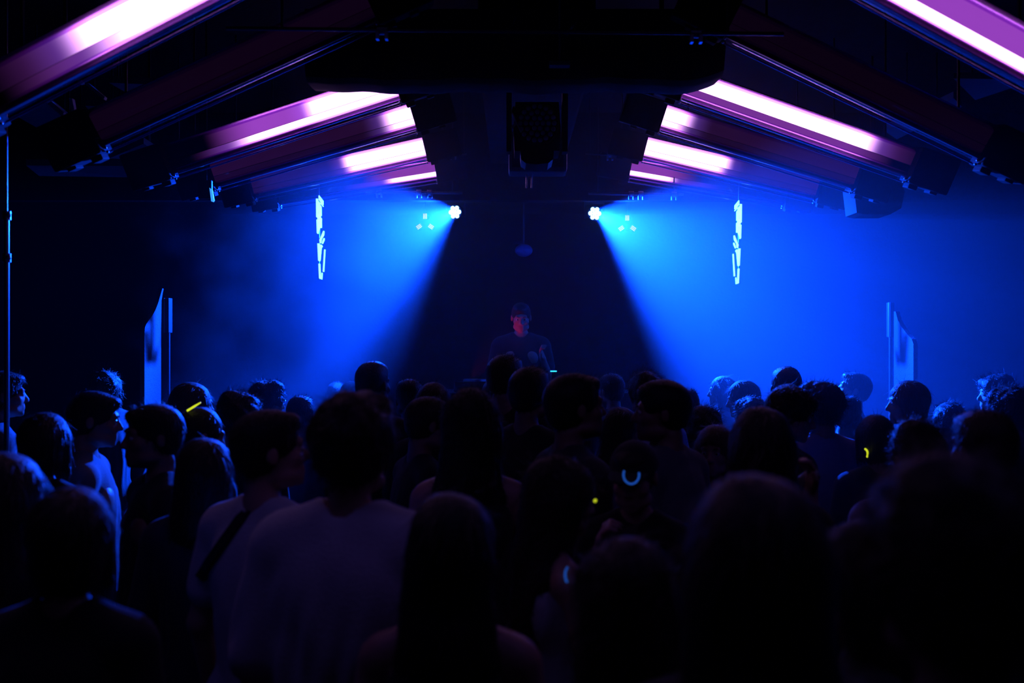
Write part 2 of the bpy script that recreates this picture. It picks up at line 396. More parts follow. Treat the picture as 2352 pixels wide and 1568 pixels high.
# ------------------------------------------------------------------ central moving-head fixture
def moving_head():
    o = P(1233, 300, 5.35)
    root = empty('moving_head_light', o, label='large unlit black moving head light with a honeycomb of small lenses', cat='stage light')
    k = 5.35 / F; M_blackgloss = mat('satin_black_casting', (.008, .008, .01), .6, spec=.2)
    # base against the duct, yoke arms, head tilted down
    MB().box((0, .02, .31), (.34, .26, .10), bev=.02).box((0, .02, .38), (.12, .12, .06), bev=.01).cyl((0, .02, .4), (0, .02, CZ - o.z), .02).build('base', M_black, root)
    y = MB()
    for s in (-1, 1):
        y.prism([(-.085, .27), (.085, .27), (.07, -.03), (.045, -.12), (-.045, -.12), (-.07, -.03)], lambda u, v, t, s=s: Vector((s * (.135 + t), u, v)), 0, .028)
    yk = y.build('yoke', M_blackgloss, root)
    h = MB()
    h.prism([(-.115, .14), (.115, .14), (.125, 0), (.12, -.12), (.09, -.12), (.085, -.165), (.06, -.185), (0, -.192), (-.06, -.185), (-.085, -.165), (-.09, -.12), (-.12, -.12), (-.125, 0)], lambda u, v, t: Vector((u, t, v)), -.06, .16)
    hd = h.build('lamp_head', M_blackgloss, root)
    face = MB().cyl((0, -.09, .02), (0, -.06, .02), .112, .12, seg=32).build('front_ring', M_blackgloss, hd, smooth=True)
    M_l = mat('dark_glass_lens', (.14, .11, .24), .15, spec=.9)
    pts = [(0, 0)]
    for ring, n in ((1, 6), (2, 12), (3, 18)):
        for i in range(n):
            a = 2 * PI * i / n; pts.append((ring * .030 * math.cos(a), ring * .030 * math.sin(a)))
    for x, z in pts: MB().sph((x, -.092, .02 + z), .0135, scale=(1, .6, 1), seg=10).build('lens', M_l, face, smooth=True)
    MB().tube([(-.13, -.1, .07), (-.11, -.1, .02), (-.085, -.1, -.03)], .004).tube([(-.115, -.1, .015), (-.135, -.1, -.008)], .006).build('locking_lever', M_metal, hd, smooth=True)
    MB().sph((-.125, -.02, .10), .02, scale=(.5, 1, 1.3)).build('tilt_knob', M_blackgloss, yk, smooth=True)
moving_head()
# monitor box behind it and its two thin rods
root = empty('hanging_speaker', P(1236, 345, 6.4), label='squat grey box hanging just behind the big unlit moving head', cat='speaker')
MB().box((0, .15, 0), (.38, .22, .26), bev=.02).build('cabinet', mat('grey_box_paint', (.06, .06, .08), .6, noise=.3), root)
MB().box((0, .035, 0), (.33, .012, .21), bev=.004).build('grille', M_black, root)
for k_ in (-.12, .12): MB().cyl((k_, .15, .13), (k_, .15, 3.325 - root.location.z), .008).build('hanging_rod', M_alu, root)
for k_ in (-.07, -.035): MB().cyl((k_, .15, -.12), (k_ - .005, .15, -.22), .005).build('cable_tail', M_metal, root)

# ------------------------------------------------------------------ ceiling pipes with clamps
def pipe(p0, p1, d, r, clamps, label, m=M_alu, drops=True):
    a = P(*p0, d); b = P(*p1, d)
    root = empty('ceiling_pipe', a, label=label, cat='pipe', group='rigging pipes under the ceiling')
    L = b - a
    MB().cyl((0, 0, 0), L, r, seg=14).build('pipe', m, root, smooth=True)
    for t in clamps:
        q = L * t
        c = MB().cyl(q - L.normalized() * .02, q + L.normalized() * .02, r + .012, seg=14).box(q + Vector((-.018, -.01, -r - .02)), (.012, .03, .03)).box(q + Vector((.018, -.01, -r - .02)), (.012, .03, .03))
        c.build('clamp', M_metal, root)
    if drops:
        for t in (.1, .9):
            q = L * t; MB().cyl(q, (q.x, q.y, CZ - a.z + .005), .006, seg=8).build('hanging_rod', M_black, root)
    return root
pipe((520, 65), (1800, 78), 4.0, .008, (.28, .842), 'thin pipe with two clamps crossing the ceiling in front of the beam')
pipe((840, 440), (1062, 443), 8.2, .012, (.14, .55, .66), 'short pipe with clamps just left of the stage centre', drops=True)
pipe((1352, 444), (1570, 447), 8.2, .012, (.45, .55, .9), 'short pipe with clamps just right of the stage centre', drops=True)
pipe((1010, 354), (1072, 354), 7.6, .006, (.5,), 'short thin pipe beside the inner ends of the left bars')
pipe((1345, 353), (1438, 358), 7.6, .006, (.6,), 'short thin pipe beside the inner ends of the right bars')
# cable looms above the moving head
cb = MB().tube([P(1173, -20, 4.6), P(1180, 15, 4.6), P(1176, 60, 4.62)], .01).tube([P(1345, -30, 4.5), P(1335, 20, 4.5), P(1318, 55, 4.5), P(1300, 80, 4.6)], .008).tube([P(1296, 70, 4.62), P(1293, 130, 4.62)], .007)
cb.tube([P(1188, -10, 4.6), P(1184, 40, 4.6), P(1176, 60, 4.62)], .006)
tag(cb.build('cable_loom', M_blackgloss, smooth=True), 'loose black cables looping down at the top centre of the ceiling', 'cable')
tag(MB().box(P(1285, 148, 4.78), (.1, .06, .022), bev=.004).cyl(P(1285, 145, 4.79), Vector((P(1285, 148, 4.78).x, 4.79, CZ)), .005, seg=8).build('junction_box', M_panel), 'small grey box on the front of the cloth wrapped beam', 'junction box')

# ------------------------------------------------------------------ rig pieces at the upper left
M_lit = mat('pale_bracket_paint', (.5, .5, .55), .6, noise=.2)
root = empty('truss_section', P(150, 250, 4.9), label='short truss with pale braces behind the nearest left light bar', cat='truss')
def rel(p): return p - root.location
b0 = [P(20, 272, 4.9), P(180, 188, 4.9)]
t_ = MB().tube([rel(b0[0]), rel(b0[1])], .014, seg=12).tube([rel(P(30, 245, 5.1)), rel(P(215, 160, 5.1))], .014, seg=12).build('chord', M_alu, root, smooth=True)
for pl in ([(108, 238), (118, 232), (146, 258), (143, 268)], [(176, 184), (186, 183), (190, 190), (182, 192)], [(194, 192), (202, 190), (241, 222), (238, 228)], [(158, 225), (166, 226), (170, 250), (167, 284), (160, 276), (164, 250)], [(180, 272), (188, 274), (188, 283), (181, 284)]):
    MB().prism(pl, lambda u, v, t: rel(P(u, v, 4.95) + Vector((0, t, 0))), 0, .03).build('brace', M_lit, root)
MB().cyl(rel(P(150, 205, 4.95)), Vector((rel(P(150, 205, 4.95)).x, .05, CZ - root.location.z + .005)), .01).build('hanging_rod', M_black, root)
# acoustic rafts hanging flat above the crowd at the sides
def raft(pts, z, label):
    """pixel corners projected on the horizontal plane at height z"""
    q = []
    for px, py in pts:
        d = (z - HC) * F / (784 - py); q.append(P(px, py, d))
    root = empty('ceiling_panel', q[0], label=label, cat='ceiling panel', group='flat grey panels hung under the ceiling')
    mb = MB(); A = [mb.bm.verts.new(p - q[0]) for p in q]; B = [mb.bm.verts.new(p - q[0] + Vector((0, 0, .04))) for p in q]
    mb.bm.faces.new(A); mb.bm.faces.new(B[::-1])
    for i in range(len(A)): mb.bm.faces.new((A[i], B[i], B[(i + 1) % len(A)], A[(i + 1) % len(A)]))
    mb.build('board', M_panel, root)
    c = sum(q, Vector()) / len(q) - q[0]
    for k_ in (-.1, .1): MB().cyl(c + Vector((k_, 0, .03)), Vector((c.x + k_, c.y, CZ - q[0].z + .005)), .006, seg=8).build('hanging_rod', M_black, root)
raft([(40, 268), (150, 330), (178, 292), (108, 235)], 3.15, 'grey panel under the truss at the upper left')
raft([(196, 243), (248, 244), (235, 262), (210, 260)], 3.3, 'small grey panel right of the truss at the upper left')
raft([(250, 190), (350, 194), (330, 225), (300, 218)], 3.4, 'grey panel above the unlit left light bar')
raft([(250, 364), (330, 330), (365, 352), (300, 366)], 3.1, 'grey panel below the unlit left light bar')
raft([(60, 380), (285, 381), (292, 407), (90, 404)], 2.95, 'long low grey panel at the left wall')
raft([(345, 405), (398, 392), (390, 428), (372, 424)], 2.9, 'small grey panel below the lit left light bar')
raft([(2030, 300), (2190, 225), (2210, 245), (2060, 320)], 3.3, 'grey panel above the unlit right light bar')
raft([(2190, 180), (2310, 182), (2330, 200), (2240, 230)], 3.5, 'grey panel at the upper right behind the nearest right light bar')
# strip hanging at the left, its bright blue reflection painted as glow
root = empty('hanging_strip', P(487, 446, 5.9), label='short bright blue strip hanging below the left light bars', cat='strip')
MB().prism([(481, 431), (487, 436), (491, 460), (489, 463), (485, 462)], lambda u, v, t: P(u, v, 5.9) - root.location + Vector((0, t, 0)), 0, .02).build('glowing_strip', mat('painted_blue_strip', (.4, .7, 1), .4, emis=(.04, .35, 1.1), estr=1.0), root)
MB().box((-.045, .02, .03), (.08, .03, .11), bev=.005).cyl((-.04, .02, .06), (-.04, .02, CZ - root.location.z + .005), .006, seg=8).build('bracket', M_black, root)
# monitor speaker hanging at the right with a rounded cover
root = empty('covered_speaker', P(2020, 455, 6.6), label='dark covered speaker hanging under the right light bars', cat='speaker')
MB().prism([(1961, 430), (1968, 488), (1985, 492), (2045, 492), (2070, 478), (2078, 440), (2070, 418), (1980, 405)], lambda u, v, t: P(u, v, 6.6) - root.location + Vector((0, t, 0)), 0, .22).build('cabinet', M_cap, root)
MB().cyl((0, .14, .04), (0, .14, CZ - root.location.z + .005), .01).build('hanging_rod', M_black, root)

# ------------------------------------------------------------------ slender pole at the left edge
pb = P(15, 500, 4.2)
root = empty('standing_pole', (pb.x, 4.2, 0), label='slender steel pole with two collars standing at the left picture edge', cat='pole')
MB().cyl((0, 0, 0), (0, 0, P(15, 488, 4.2).z), .011, seg=16).cyl((0, 0, 0), (0, 0, .015), .12, seg=24).build('pole', M_metal, root, smooth=True)
MB().cyl((0, 0, P(15, 488, 4.2).z), (0, 0, CZ), .005, seg=12).build('upper_tube', M_metal, root, smooth=True)
for y in (495, 592): z = P(15, y, 4.2).z; MB().cyl((0, 0, z - .018), (0, 0, z + .018), .018, seg=16).sph((.012, -.01, z), .012).build('collar', M_metal, root, smooth=True)

# panels beside the wing walls
def post(px0, px1, py0, py1, d, label, m):
    a = P(px0, py0, d); b = P(px1, py1, d)
    root = empty('wall_speaker', ((a.x + b.x) / 2, d, b.z), label=label, cat='speaker', group='slim column speakers by the wing walls')
    MB().box((0, .05, (a.z - b.z) / 2), (b.x - a.x, .08, a.z - b.z), bev=.004).build('cabinet', m, root)
    MB().cyl((-.5 * (b.x - a.x) - .006, 0.02, 0.0), (-.5 * (b.x - a.x) - .006, .02, a.z - b.z), .004, seg=8).build('edge_rail', M_metal, root)
    MB().cyl((0, .05, -b.z), (0, .05, .01), .012).cyl((0, .05, -b.z), (0, .05, -b.z + .012), .11, seg=20).build('stand', M_black, root)
post(377, 387, 684, 764, 7.7, 'slim dark column speaker beside the left wing wall', M_black)
post(2046, 2056, 694, 774, 7.7, 'slim dark column speaker beside the right wing wall', M_black)

# ------------------------------------------------------------------ DJ desk
root = empty('dj_desk', P(1205, 784, 7.6) * 1, label='dark desk in front of the person on stage, mostly hidden by heads', cat='desk')
root.location.z = .36
MB().box((0, .25, 1.05), (1.7, .62, .04), bev=.006).build('desk_top', M_black, root)
MB().box((0, -.03, .515), (1.66, .03, 1.03)).build('front_panel', M_black, root)
for x in (-.82, .82): MB().box((x, .28, .515), (.04, .56, 1.03)).build('side_panel', M_black, root)
TOPZ = .36 + 1.07
def gear(name, x, w, label, cat, y=7.85):
    r = empty(name, (x, y, TOPZ), label=label, cat=cat)
    MB().box((0, 0, .04), (w, .36, .08), bev=.008).build('body', M_blackgloss, r)
    return r
cx0 = P(1205, 0, 7.6).x
g = gear('dj_mixer', cx0 + .02, .32, 'black mixer in the middle of the stage desk', 'mixer')
for i in range(6): MB().cyl((-.12 + .048 * i, .05, .08), (-.12 + .048 * i, .05, .1), .01, seg=12).build('knob', M_metal, g)
for sx_, lb in ((-1, 'black media player on the left half of the stage desk'), (1, 'black media player with a bright cyan display on the stage desk')):
    g = gear('media_player', cx0 + sx_ * .38, .33, lb, 'media player')
    MB().cyl((0, -.03, .08), (0, -.03, .095), .1, seg=32).build('jog_wheel', M_metal, g, smooth=True)
    if sx_ > 0:
        MB().box((-.148, .02, .155), (.052, .012, .010), bev=.003).build('display', mat('cyan_display', (.02, .3, .5), .3, emis=(.03, .65, .9), estr=1.6), g)
        MB().box((-.148, .03, .12), (.03, .02, .08)).build('display_arm', M_black, g)
root = empty('red_lamp', RED_AT + Vector((0, 0, -.02)), label='tiny red lamp at the left end of the stage desk', cat='lamp')
MB().cyl((0, -.01, .02), (0, .03, .02), .014, seg=14).build('lamp_body', M_black, root)
MB().sph((0, -.012, .02), .011, seg=10).build('lens', mat('red_glow_lens', (.6, .02, .05), .3, emis=(1, .03, .12), estr=.8), root, smooth=True)
MB().cyl((0, .02, TOPZ - root.location.z), (0, .02, .015), .006).build('stem', M_black, root)

# ------------------------------------------------------------------ people: one smooth body surface grown from a distance field
class Field:
    def __init__(s, lo, hi, h):
        s.lo = np.array(lo, float); s.h = h
        s.n = np.ceil((np.array(hi) - s.lo) / h).astype(int) + 1
        s.v = np.full(s.n, 1.0, np.float32)
    def region(s, lo, hi):
        a = np.maximum(((np.array(lo) - s.lo) / s.h).astype(int), 0); b = np.minimum(((np.array(hi) - s.lo) / s.h).astype(int) + 2, s.n)
        if (b <= a).any(): return None, None
        ax = [s.lo[i] + s.h * np.arange(a[i], b[i]) for i in range(3)]
        return tuple(slice(a[i], b[i]) for i in range(3)), np.meshgrid(*ax, indexing='ij')
    def comb(s, sl, d, k, sub=False):
        o = s.v[sl]
        if sub:
            h = np.clip(.5 - .5 * (o + d) / k, 0, 1); s.v[sl] = o * (1 - h) - d * h + k * h * (1 - h)
        else:
            h = np.clip(.5 + .5 * (o - d) / k, 0, 1); s.v[sl] = o * (1 - h) + d * h - k * h * (1 - h)
    def ell(s, c, r, k=.02, M=None, sub=False, infl=0.0):
        r = np.array(r, float) + infl; m = max(r) + 2 * k + .02
        cw = c if M is None else tuple(M @ Vector(c))
        sl, g = s.region(np.array(cw) - m, np.array(cw) + m)
        if sl is None: return
        X, Y, Z = g[0] - cw[0], g[1] - cw[1], g[2] - cw[2]
        if M is not None:
            R3 = np.array(M.to_3x3().inverted())
            X, Y, Z = (R3[i, 0] * X + R3[i, 1] * Y + R3[i, 2] * Z for i in range(3))
        k0 = np.sqrt((X / r[0]) ** 2 + (Y / r[1]) ** 2 + (Z / r[2]) ** 2) + 1e-6
        k1 = np.sqrt((X / r[0] ** 2) ** 2 + (Y / r[1] ** 2) ** 2 + (Z / r[2] ** 2) ** 2) + 1e-6
        s.comb(sl, k0 * (k0 - 1) / k1, k, sub)
    def cap(s, a, b, ra, rb, k=.02, M=None, sub=False, infl=0.0):
        ra += infl; rb += infl
        if M is not None: a = M @ Vector(a); b = M @ Vector(b)
        a = np.array(a, float); b = np.array(b, float); m = max(ra, rb) + 2 * k + .02
        sl, g = s.region(np.minimum(a, b) - m, np.maximum(a, b) + m)
        if sl is None: return
        d = b - a; dd = float(d @ d) + 1e-9
        X, Y, Z = g[0] - a[0], g[1] - a[1], g[2] - a[2]
        t = np.clip((X * d[0] + Y * d[1] + Z * d[2]) / dd, 0, 1)
        dist = np.sqrt((X - t * d[0]) ** 2 + (Y - t * d[1]) ** 2 + (Z - t * d[2]) ** 2) - (ra + (rb - ra) * t)
        s.comb(sl, dist, k, sub)
    def cut_below(s, z):
        sl, g = s.region(s.lo, s.lo + s.h * s.n); s.v = np.maximum(s.v, z - g[2])
    def cut_above(s, z):
        sl, g = s.region(s.lo, s.lo + s.h * s.n); s.v = np.maximum(s.v, g[2] - z)
    def mesh(s, name):
        v = s.v.copy(); v[0] = v[-1] = 1; v[:, 0] = v[:, -1] = 1; v[:, :, 0] = v[:, :, -1] = 1
        ins = v < 0; n = v.shape
        cnt = np.zeros([i - 1 for i in n], np.int8)
        for dx in (0, 1):
            for dy in (0, 1):
                for dz in (0, 1): cnt += ins[dx:n[0] - 1 + dx, dy:n[1] - 1 + dy, dz:n[2] - 1 + dz]
        act = (cnt > 0) & (cnt < 8); ids = np.full(act.shape, -1, np.int64); idx = np.argwhere(act); ids[act] = np.arange(len(idx))
        acc = np.zeros((len(idx), 3)); wt = np.zeros(len(idx)); I, J, K = idx.T
        cor = [(dx, dy, dz) for dx in (0, 1) for dy in (0, 1) for dz in (0, 1)]
        for a in cor:
            for ax in range(3):
                if a[ax] == 0:
                    b = list(a); b[ax] = 1
                    va = v[I + a[0], J + a[1], K + a[2]]; vb = v[I + b[0], J + b[1], K + b[2]]
                    cr = (va < 0) != (vb < 0); t = np.where(cr, va / np.where(cr, va - vb, 1), 0)
                    p = np.stack([np.full(len(idx), a[i], float) for i in range(3)], 1); p[:, ax] += t
                    acc[cr] += p[cr]; wt[cr] += 1
        co = s.lo + s.h * (idx + acc / np.maximum(wt, 1)[:, None])
        faces = []
        for ax in range(3):
            sa = [slice(None)] * 3; sb = [slice(None)] * 3; sa[ax] = slice(0, -1); sb[ax] = slice(1, None)
            A = ins[tuple(sa)]; B = ins[tuple(sb)]; e = np.argwhere(A != B); u, w = [(1, 2), (2, 0), (0, 1)][ax]
            e = e[(e[:, u] > 0) & (e[:, w] > 0)]; e = e[(e[:, u] < n[u] - 1) & (e[:, w] < n[w] - 1)]
            fl = A[tuple(e.T)]
            q = []
            for du, dw in ((-1, -1), (0, -1), (0, 0), (-1, 0)):
                f = e.copy(); f[:, u] += du; f[:, w] += dw; q.append(ids[tuple(f.T)])
            q = np.stack(q, 1); q[~fl] = q[~fl][:, ::-1]; faces.append(q)
        fc = np.concatenate(faces); fc = fc[(fc >= 0).all(1)]
        return co, fc

def np_mesh(name, co, fc, smooth=True):
    me = bpy.data.meshes.new(name); nv, nf = len(co), len(fc)
    me.vertices.add(nv); me.vertices.foreach_set('co', co.astype(np.float32).ravel())
    me.loops.add(nf * 4); me.loops.foreach_set('vertex_index', fc.astype(np.int32).ravel())
    me.polygons.add(nf); me.polygons.foreach_set('loop_start', np.arange(0, nf * 4, 4, dtype=np.int32))
    me.update(calc_edges=True); me.validate()
    if smooth: me.shade_smooth()
    return me

HY, HZ = .012, 1.635            # head centre on a 1.75 m figure
def head_matrix(yaw, pitch):
    piv = Vector((0, -.01, 1.53))
    return Matrix.Translation(piv) @ Euler((R(-pitch), 0, R(-yaw)), 'XYZ').to_matrix().to_4x4() @ Matrix.Translation(Vector((0, HY, HZ)) - piv)

def arm_joints(pose, s, sx):
    """shoulder, elbow, wrist, and the direction the hand points to; s = side, sx = shoulder half width"""
    sh = Vector((s * sx, -.012, 1.385))
    P_ = {
        'down': ((.055, -.03, -.285), (.01, .06, -.25), (0, .25, -1)),
        'bent': ((.05, -.01, -.28), (-.08, .20, .06), (-.3, 1, .3)),
        'hold': ((.05, .04, -.27), (-.06, .15, .17), (-.3, .5, 1)),
        'chin': ((.03, .13, -.24), (-.10, .05, .24), (-.3, .3, 1)),
        'raise': ((.06, .13, -.18), (-.02, .06, .26), (0, .1, 1)),
        'fold': ((.04, .03, -.28), (-.22, .14, .04), (-1, .15, .1)),
    }[pose]
    e = sh + Vector((s * P_[0][0], P_[0][1], P_[0][2])); w = e + Vector((s * P_[1][0], P_[1][1], P_[1][2]))
    h = Vector((s * P_[2][0], P_[2][1], P_[2][2])).normalized()
    return sh, e, w, h

BODY = {}
def make_body(fem, armL, armR, hy, hp):
    key = (fem, armL, armR, hy, hp)
    if key in BODY: return BODY[key]
    h = .0085; f = Field((-.42, -.36, -.01), (.42, .44, 1.80), h)
    sx = .165 if fem else .186; w = .88 if fem else 1.0
    # torso
    f.ell((0, -.005, 1.27), (.155 * w, .10, .17), .03); f.ell((0, 0, 1.07), (.13 * w, .092, .17), .04); f.ell((0, -.005, .94), (.158, .11, .12), .04)
    f.cap((-sx + .03, -.012, 1.395), (sx - .03, -.012, 1.395), .052, .052, .04)
    for s in (-1, 1):
        f.cap((s * .02, -.022, 1.47), (s * (sx - .03), -.015, 1.405), .043, .045, .03)
        f.ell((s * .075, -.075, 1.30), (.06, .035, .09), .03)                                   # shoulder blade
        if fem: f.ell((s * .068, .085, 1.25), (.058, .05, .055), .025)
        else: f.ell((s * .07, .072, 1.29), (.07, .035, .06), .03)
        f.ell((s * .075, -.07, .90), (.075, .065, .08), .03)
        hip = (s * .088, 0, .90); kn = (s * .098, .012, .50); an = (s * .10, -.015, .085)
        f.cap(hip, kn, .086, .056, .03); f.cap(kn, (s * .10, -.02, .34), .054, .054, .03); f.cap((s * .10, -.025, .34), an, .052, .034, .03)
        f.cap((s * .10, -.035, .04), (s * .112, .14, .028), .038, .028, .03)
        pose = armL if s < 0 else armR
        sh, e, wr, hd = arm_joints(pose, s, sx)
        k = .85 if fem else 1.0
        f.cap(sh, e, .050 * k, .037 * k, .03); f.cap(e, wr, .037 * k, .024 * k, .02)
        # hand: palm, four bent fingers, thumb from the palm's side
        side = hd.cross(Vector((s, .2, 0))); side = side.normalized() if side.length > .1 else Vector((0, 1, 0))
        nrm = side.cross(hd).normalized()
        grip = pose in ('hold', 'raise', 'chin')
        pc = wr + hd * .045
        Mh = Matrix((side, nrm, hd)).transposed().to_4x4(); Mh.translation = pc
        f.ell((0, 0, 0), (.038 * k, .016, .048 * k), .012, M=Mh)
        f.cap(wr, pc, .024 * k, .02 * k, .012)
        for i, (u, ln) in enumerate(((-.028, .060), (-.010, .072), (.009, .068), (.027, .055))):
            b0 = pc + side * u + hd * .040; bend = .9 if grip else .35
            mid = b0 + (hd * math.cos(bend * .7) - nrm * s * math.sin(bend * .7)) * ln * .5
            tip = mid + (hd * math.cos(bend * 1.8) - nrm * s * math.sin(bend * 1.8)) * ln * .5
            f.cap(b0, mid, .0095, .0090, .004); f.cap(mid, tip, .0090, .0080, .004)
        tb = pc - side * .03 - hd * .015; tm = tb - side * .022 + hd * .022 - nrm * s * .008
        f.cap(tb, tm, .012, .010, .008); f.cap(tm, tm + hd * .024 - nrm * s * .010, .010, .0085, .004)
    M = head_matrix(hy, hp)
    nb = M @ Vector((0, -.035, -.095))
    f.cap((0, -.022, 1.42), nb, .055 if not fem else .047, .050 if not fem else .044, .025)
    k = .012
    H = lambda c, r, kk=k, **q: f.ell(c, r, kk, M=M, **q); C = lambda a, b, ra, rb, kk=k, **q: f.cap(a, b, ra, rb, kk, M=M, **q)
    H((0, -.018, .03), (.074, .094, .084)); H((0, .028, -.025), (.060, .068, .088)); H((0, .04, -.082), (.046, .046, .030), .02)
    H((0, .077, -.097), (.020, .016, .017), .014)
    C((-.034, .076, .022), (.034, .076, .022), .015, .015, .012)
    for s in (-1, 1):
        H((s * .040, .055, -.025), (.024, .026, .022), .015)
        H((s * .048, .02, -.075), (.018, .04, .018), .02)
        H((s * .031, .104, .000), (.017, .017, .013), .010, sub=True)
        H((s * .030, .0785, .000), (.0125, .0125, .0115), .003)
        H((s * .077, -.012, -.008), (.009, .019, .031), .006)
    C((0, .086, .010), (0, .108, -.030), .008, .0115, .008)
    for s in (-1, 1): H((s * .010, .098, -.034), (.009, .010, .008), .006)
    C((-.017, .089, -.060), (.017, .089, -.060), .0075, .0075, .006); C((-.014, .0875, -.0735), (.014, .0875, -.0735), .0085, .0085, .006)
    co, fc = f.mesh('body'); me = np_mesh('body', co, fc)
    BODY[key] = me; return me

CL = {}
RNG = np.random.RandomState(5)
def wrinkle(co, amp, seed=0, vert=1.0):
    x, y, z = co.T; a = np.arctan2(y, x)
    q = np.sin(a * 9 + z * 5 * vert + seed) * .5 + np.sin(a * 17 - z * 9 + 2 * np.sin(z * 8 + seed)) * .35 + np.sin(z * 26 + 3 * np.sin(a * 3 + seed)) * .25
    q *= np.clip((1.42 - z) / .25, 0.15, 1)
    n = co.copy(); n[:, 2] = 0; ln = np.linalg.norm(n, axis=1, keepdims=True) + 1e-6
    return co + n / ln * (q * amp)[:, None]
def make_top(fem, armL, armR, style):
    """style: tee, loose, shirt (long sleeves), tank"""
    key = (fem, armL, armR, style)
    if key in CL: return CL[key]
    h = .011; f = Field((-.44, -.38, .70), (.44, .46, 1.56), h)
    sx = .165 if fem else .186; w = .88 if fem else 1.0
    t = {'tee': .014, 'loose': .030, 'shirt': .018, 'tank': .009, 'hood': .026}[style]
    hem = {'tee': .86, 'loose': .80, 'shirt': .84, 'tank': .92, 'hood': .84}[style]
    f.ell((0, -.005, 1.27), (.155 * w, .10, .17), .03, infl=t); f.ell((0, 0, 1.07), (.13 * w, .092, .17), .05, infl=t + .006); f.ell((0, -.005, .94), (.158, .11, .13), .04, infl=t)
    f.cap((0, -.0, 1.22), (0, 0, .86), .10 * w + t, .12 + t, .05)
    if style != 'tank': f.ell((0, -.03, 1.22), (.13 * w, .095, .24), .06, infl=t)
    if style == 'loose': f.ell((0, -.01, 1.12), (.20, .13, .36), .05)
    for s in (-1, 1):
        f.ell((s * .075, -.075, 1.30), (.06, .035, .09), .03, infl=t)
        if fem: f.ell((s * .068, .085, 1.25), (.058, .05, .055), .03, infl=t)
        f.ell((s * .075, -.07, .90), (.075, .065, .08), .03, infl=t)
        if style == 'tank':
            f.cap((s * .085, -.07, 1.32), (s * .085, -.012, 1.44), .018, .022, .02); f.cap((s * .085, .06, 1.32), (s * .085, -.012, 1.44), .018, .022, .02)
            continue
        f.cap((s * .05, -.022, 1.455), (s * (sx - .03), -.015, 1.405), .043, .047, .03, infl=t)
        sh, e, wr, hd = arm_joints(armL if s < 0 else armR, s, sx)
        k = .85 if fem else 1.0
        if style in ('shirt', 'hood'):
            f.cap(sh, e, .050 * k, .042 * k, .03, infl=t); f.cap(e, e + (wr - e) * .9, .040 * k, .030 * k, .02, infl=t * .8)
        else:
            fr = .62 if style == 'tee' else .85
            f.cap(sh, sh + (e - sh) * fr, .050 * k, .052 * k, .03, infl=t)
    if style == 'tank':
        f.cap((-sx + .06, -.012, 1.34), (sx - .06, -.012, 1.34), .03, .03, .05)
        f.cut_above(1.46)
    else: f.cap((-sx + .03, -.012, 1.395), (sx - .03, -.012, 1.395), .052, .052, .04, infl=t)
    f.cut_below(hem)
    if style == 'shirt': f.cap((0, -.03, 1.44), (0, .0, 1.495), .068, .062, .01)
    f.cap((0, -.014, 1.497), (0, -.005, 1.64), .057 if style != 'loose' else .064, .085, .01, sub=True)
    if style == 'hood': f.ell((0, -.10, 1.44), (.12, .06, .07), .03)
    co, fc = f.mesh('top'); co = wrinkle(co, {'tee': .005, 'loose': .010, 'shirt': .006, 'tank': .002, 'hood': .007}[style], len(CL))
    me = np_mesh('top', co, fc); CL[key] = me; return me
def make_trousers(fem):
    key = ('tr', fem)
    if key in CL: return CL[key]
    f = Field((-.26, -.2, .04), (.26, .2, 1.06), .013)
    f.ell((0, -.005, .94), (.158, .11, .12), .04, infl=.010)
    for s in (-1, 1):
        f.ell((s * .075, -.07, .90), (.075, .065, .08), .03, infl=.010)
        f.cap((s * .088, 0, .90), (s * .098, .012, .50), .092, .066, .03); f.cap((s * .098, .012, .5), (s * .10, -.015, .085), .066, .056, .03)
    f.cut_below(.07); f.cut_above(1.0)
    co, fc = f.mesh('trousers'); co = co + np.stack([np.sin(co[:, 2] * 40) * .002, np.sin(co[:, 2] * 33 + 1) * .003, 0 * co[:, 2]], 1)
    me = np_mesh('trousers', co, fc); CL[key] = me; return me
def make_shoes():
    if 'shoes' in CL: return CL['shoes']
    out = []
    for s in (-1, 1):
        f = Field((-.2, -.12, -.005), (.2, .22, .12), .009)
        f.cap((s * .10, -.035, .045), (s * .112, .145, .034), .046, .034, .03); f.cut_below(0.0); f.cut_above(.085)
        co, fc = f.mesh('shoe'); out.append(np_mesh('shoe', co, fc))
    CL['shoes'] = out; return out

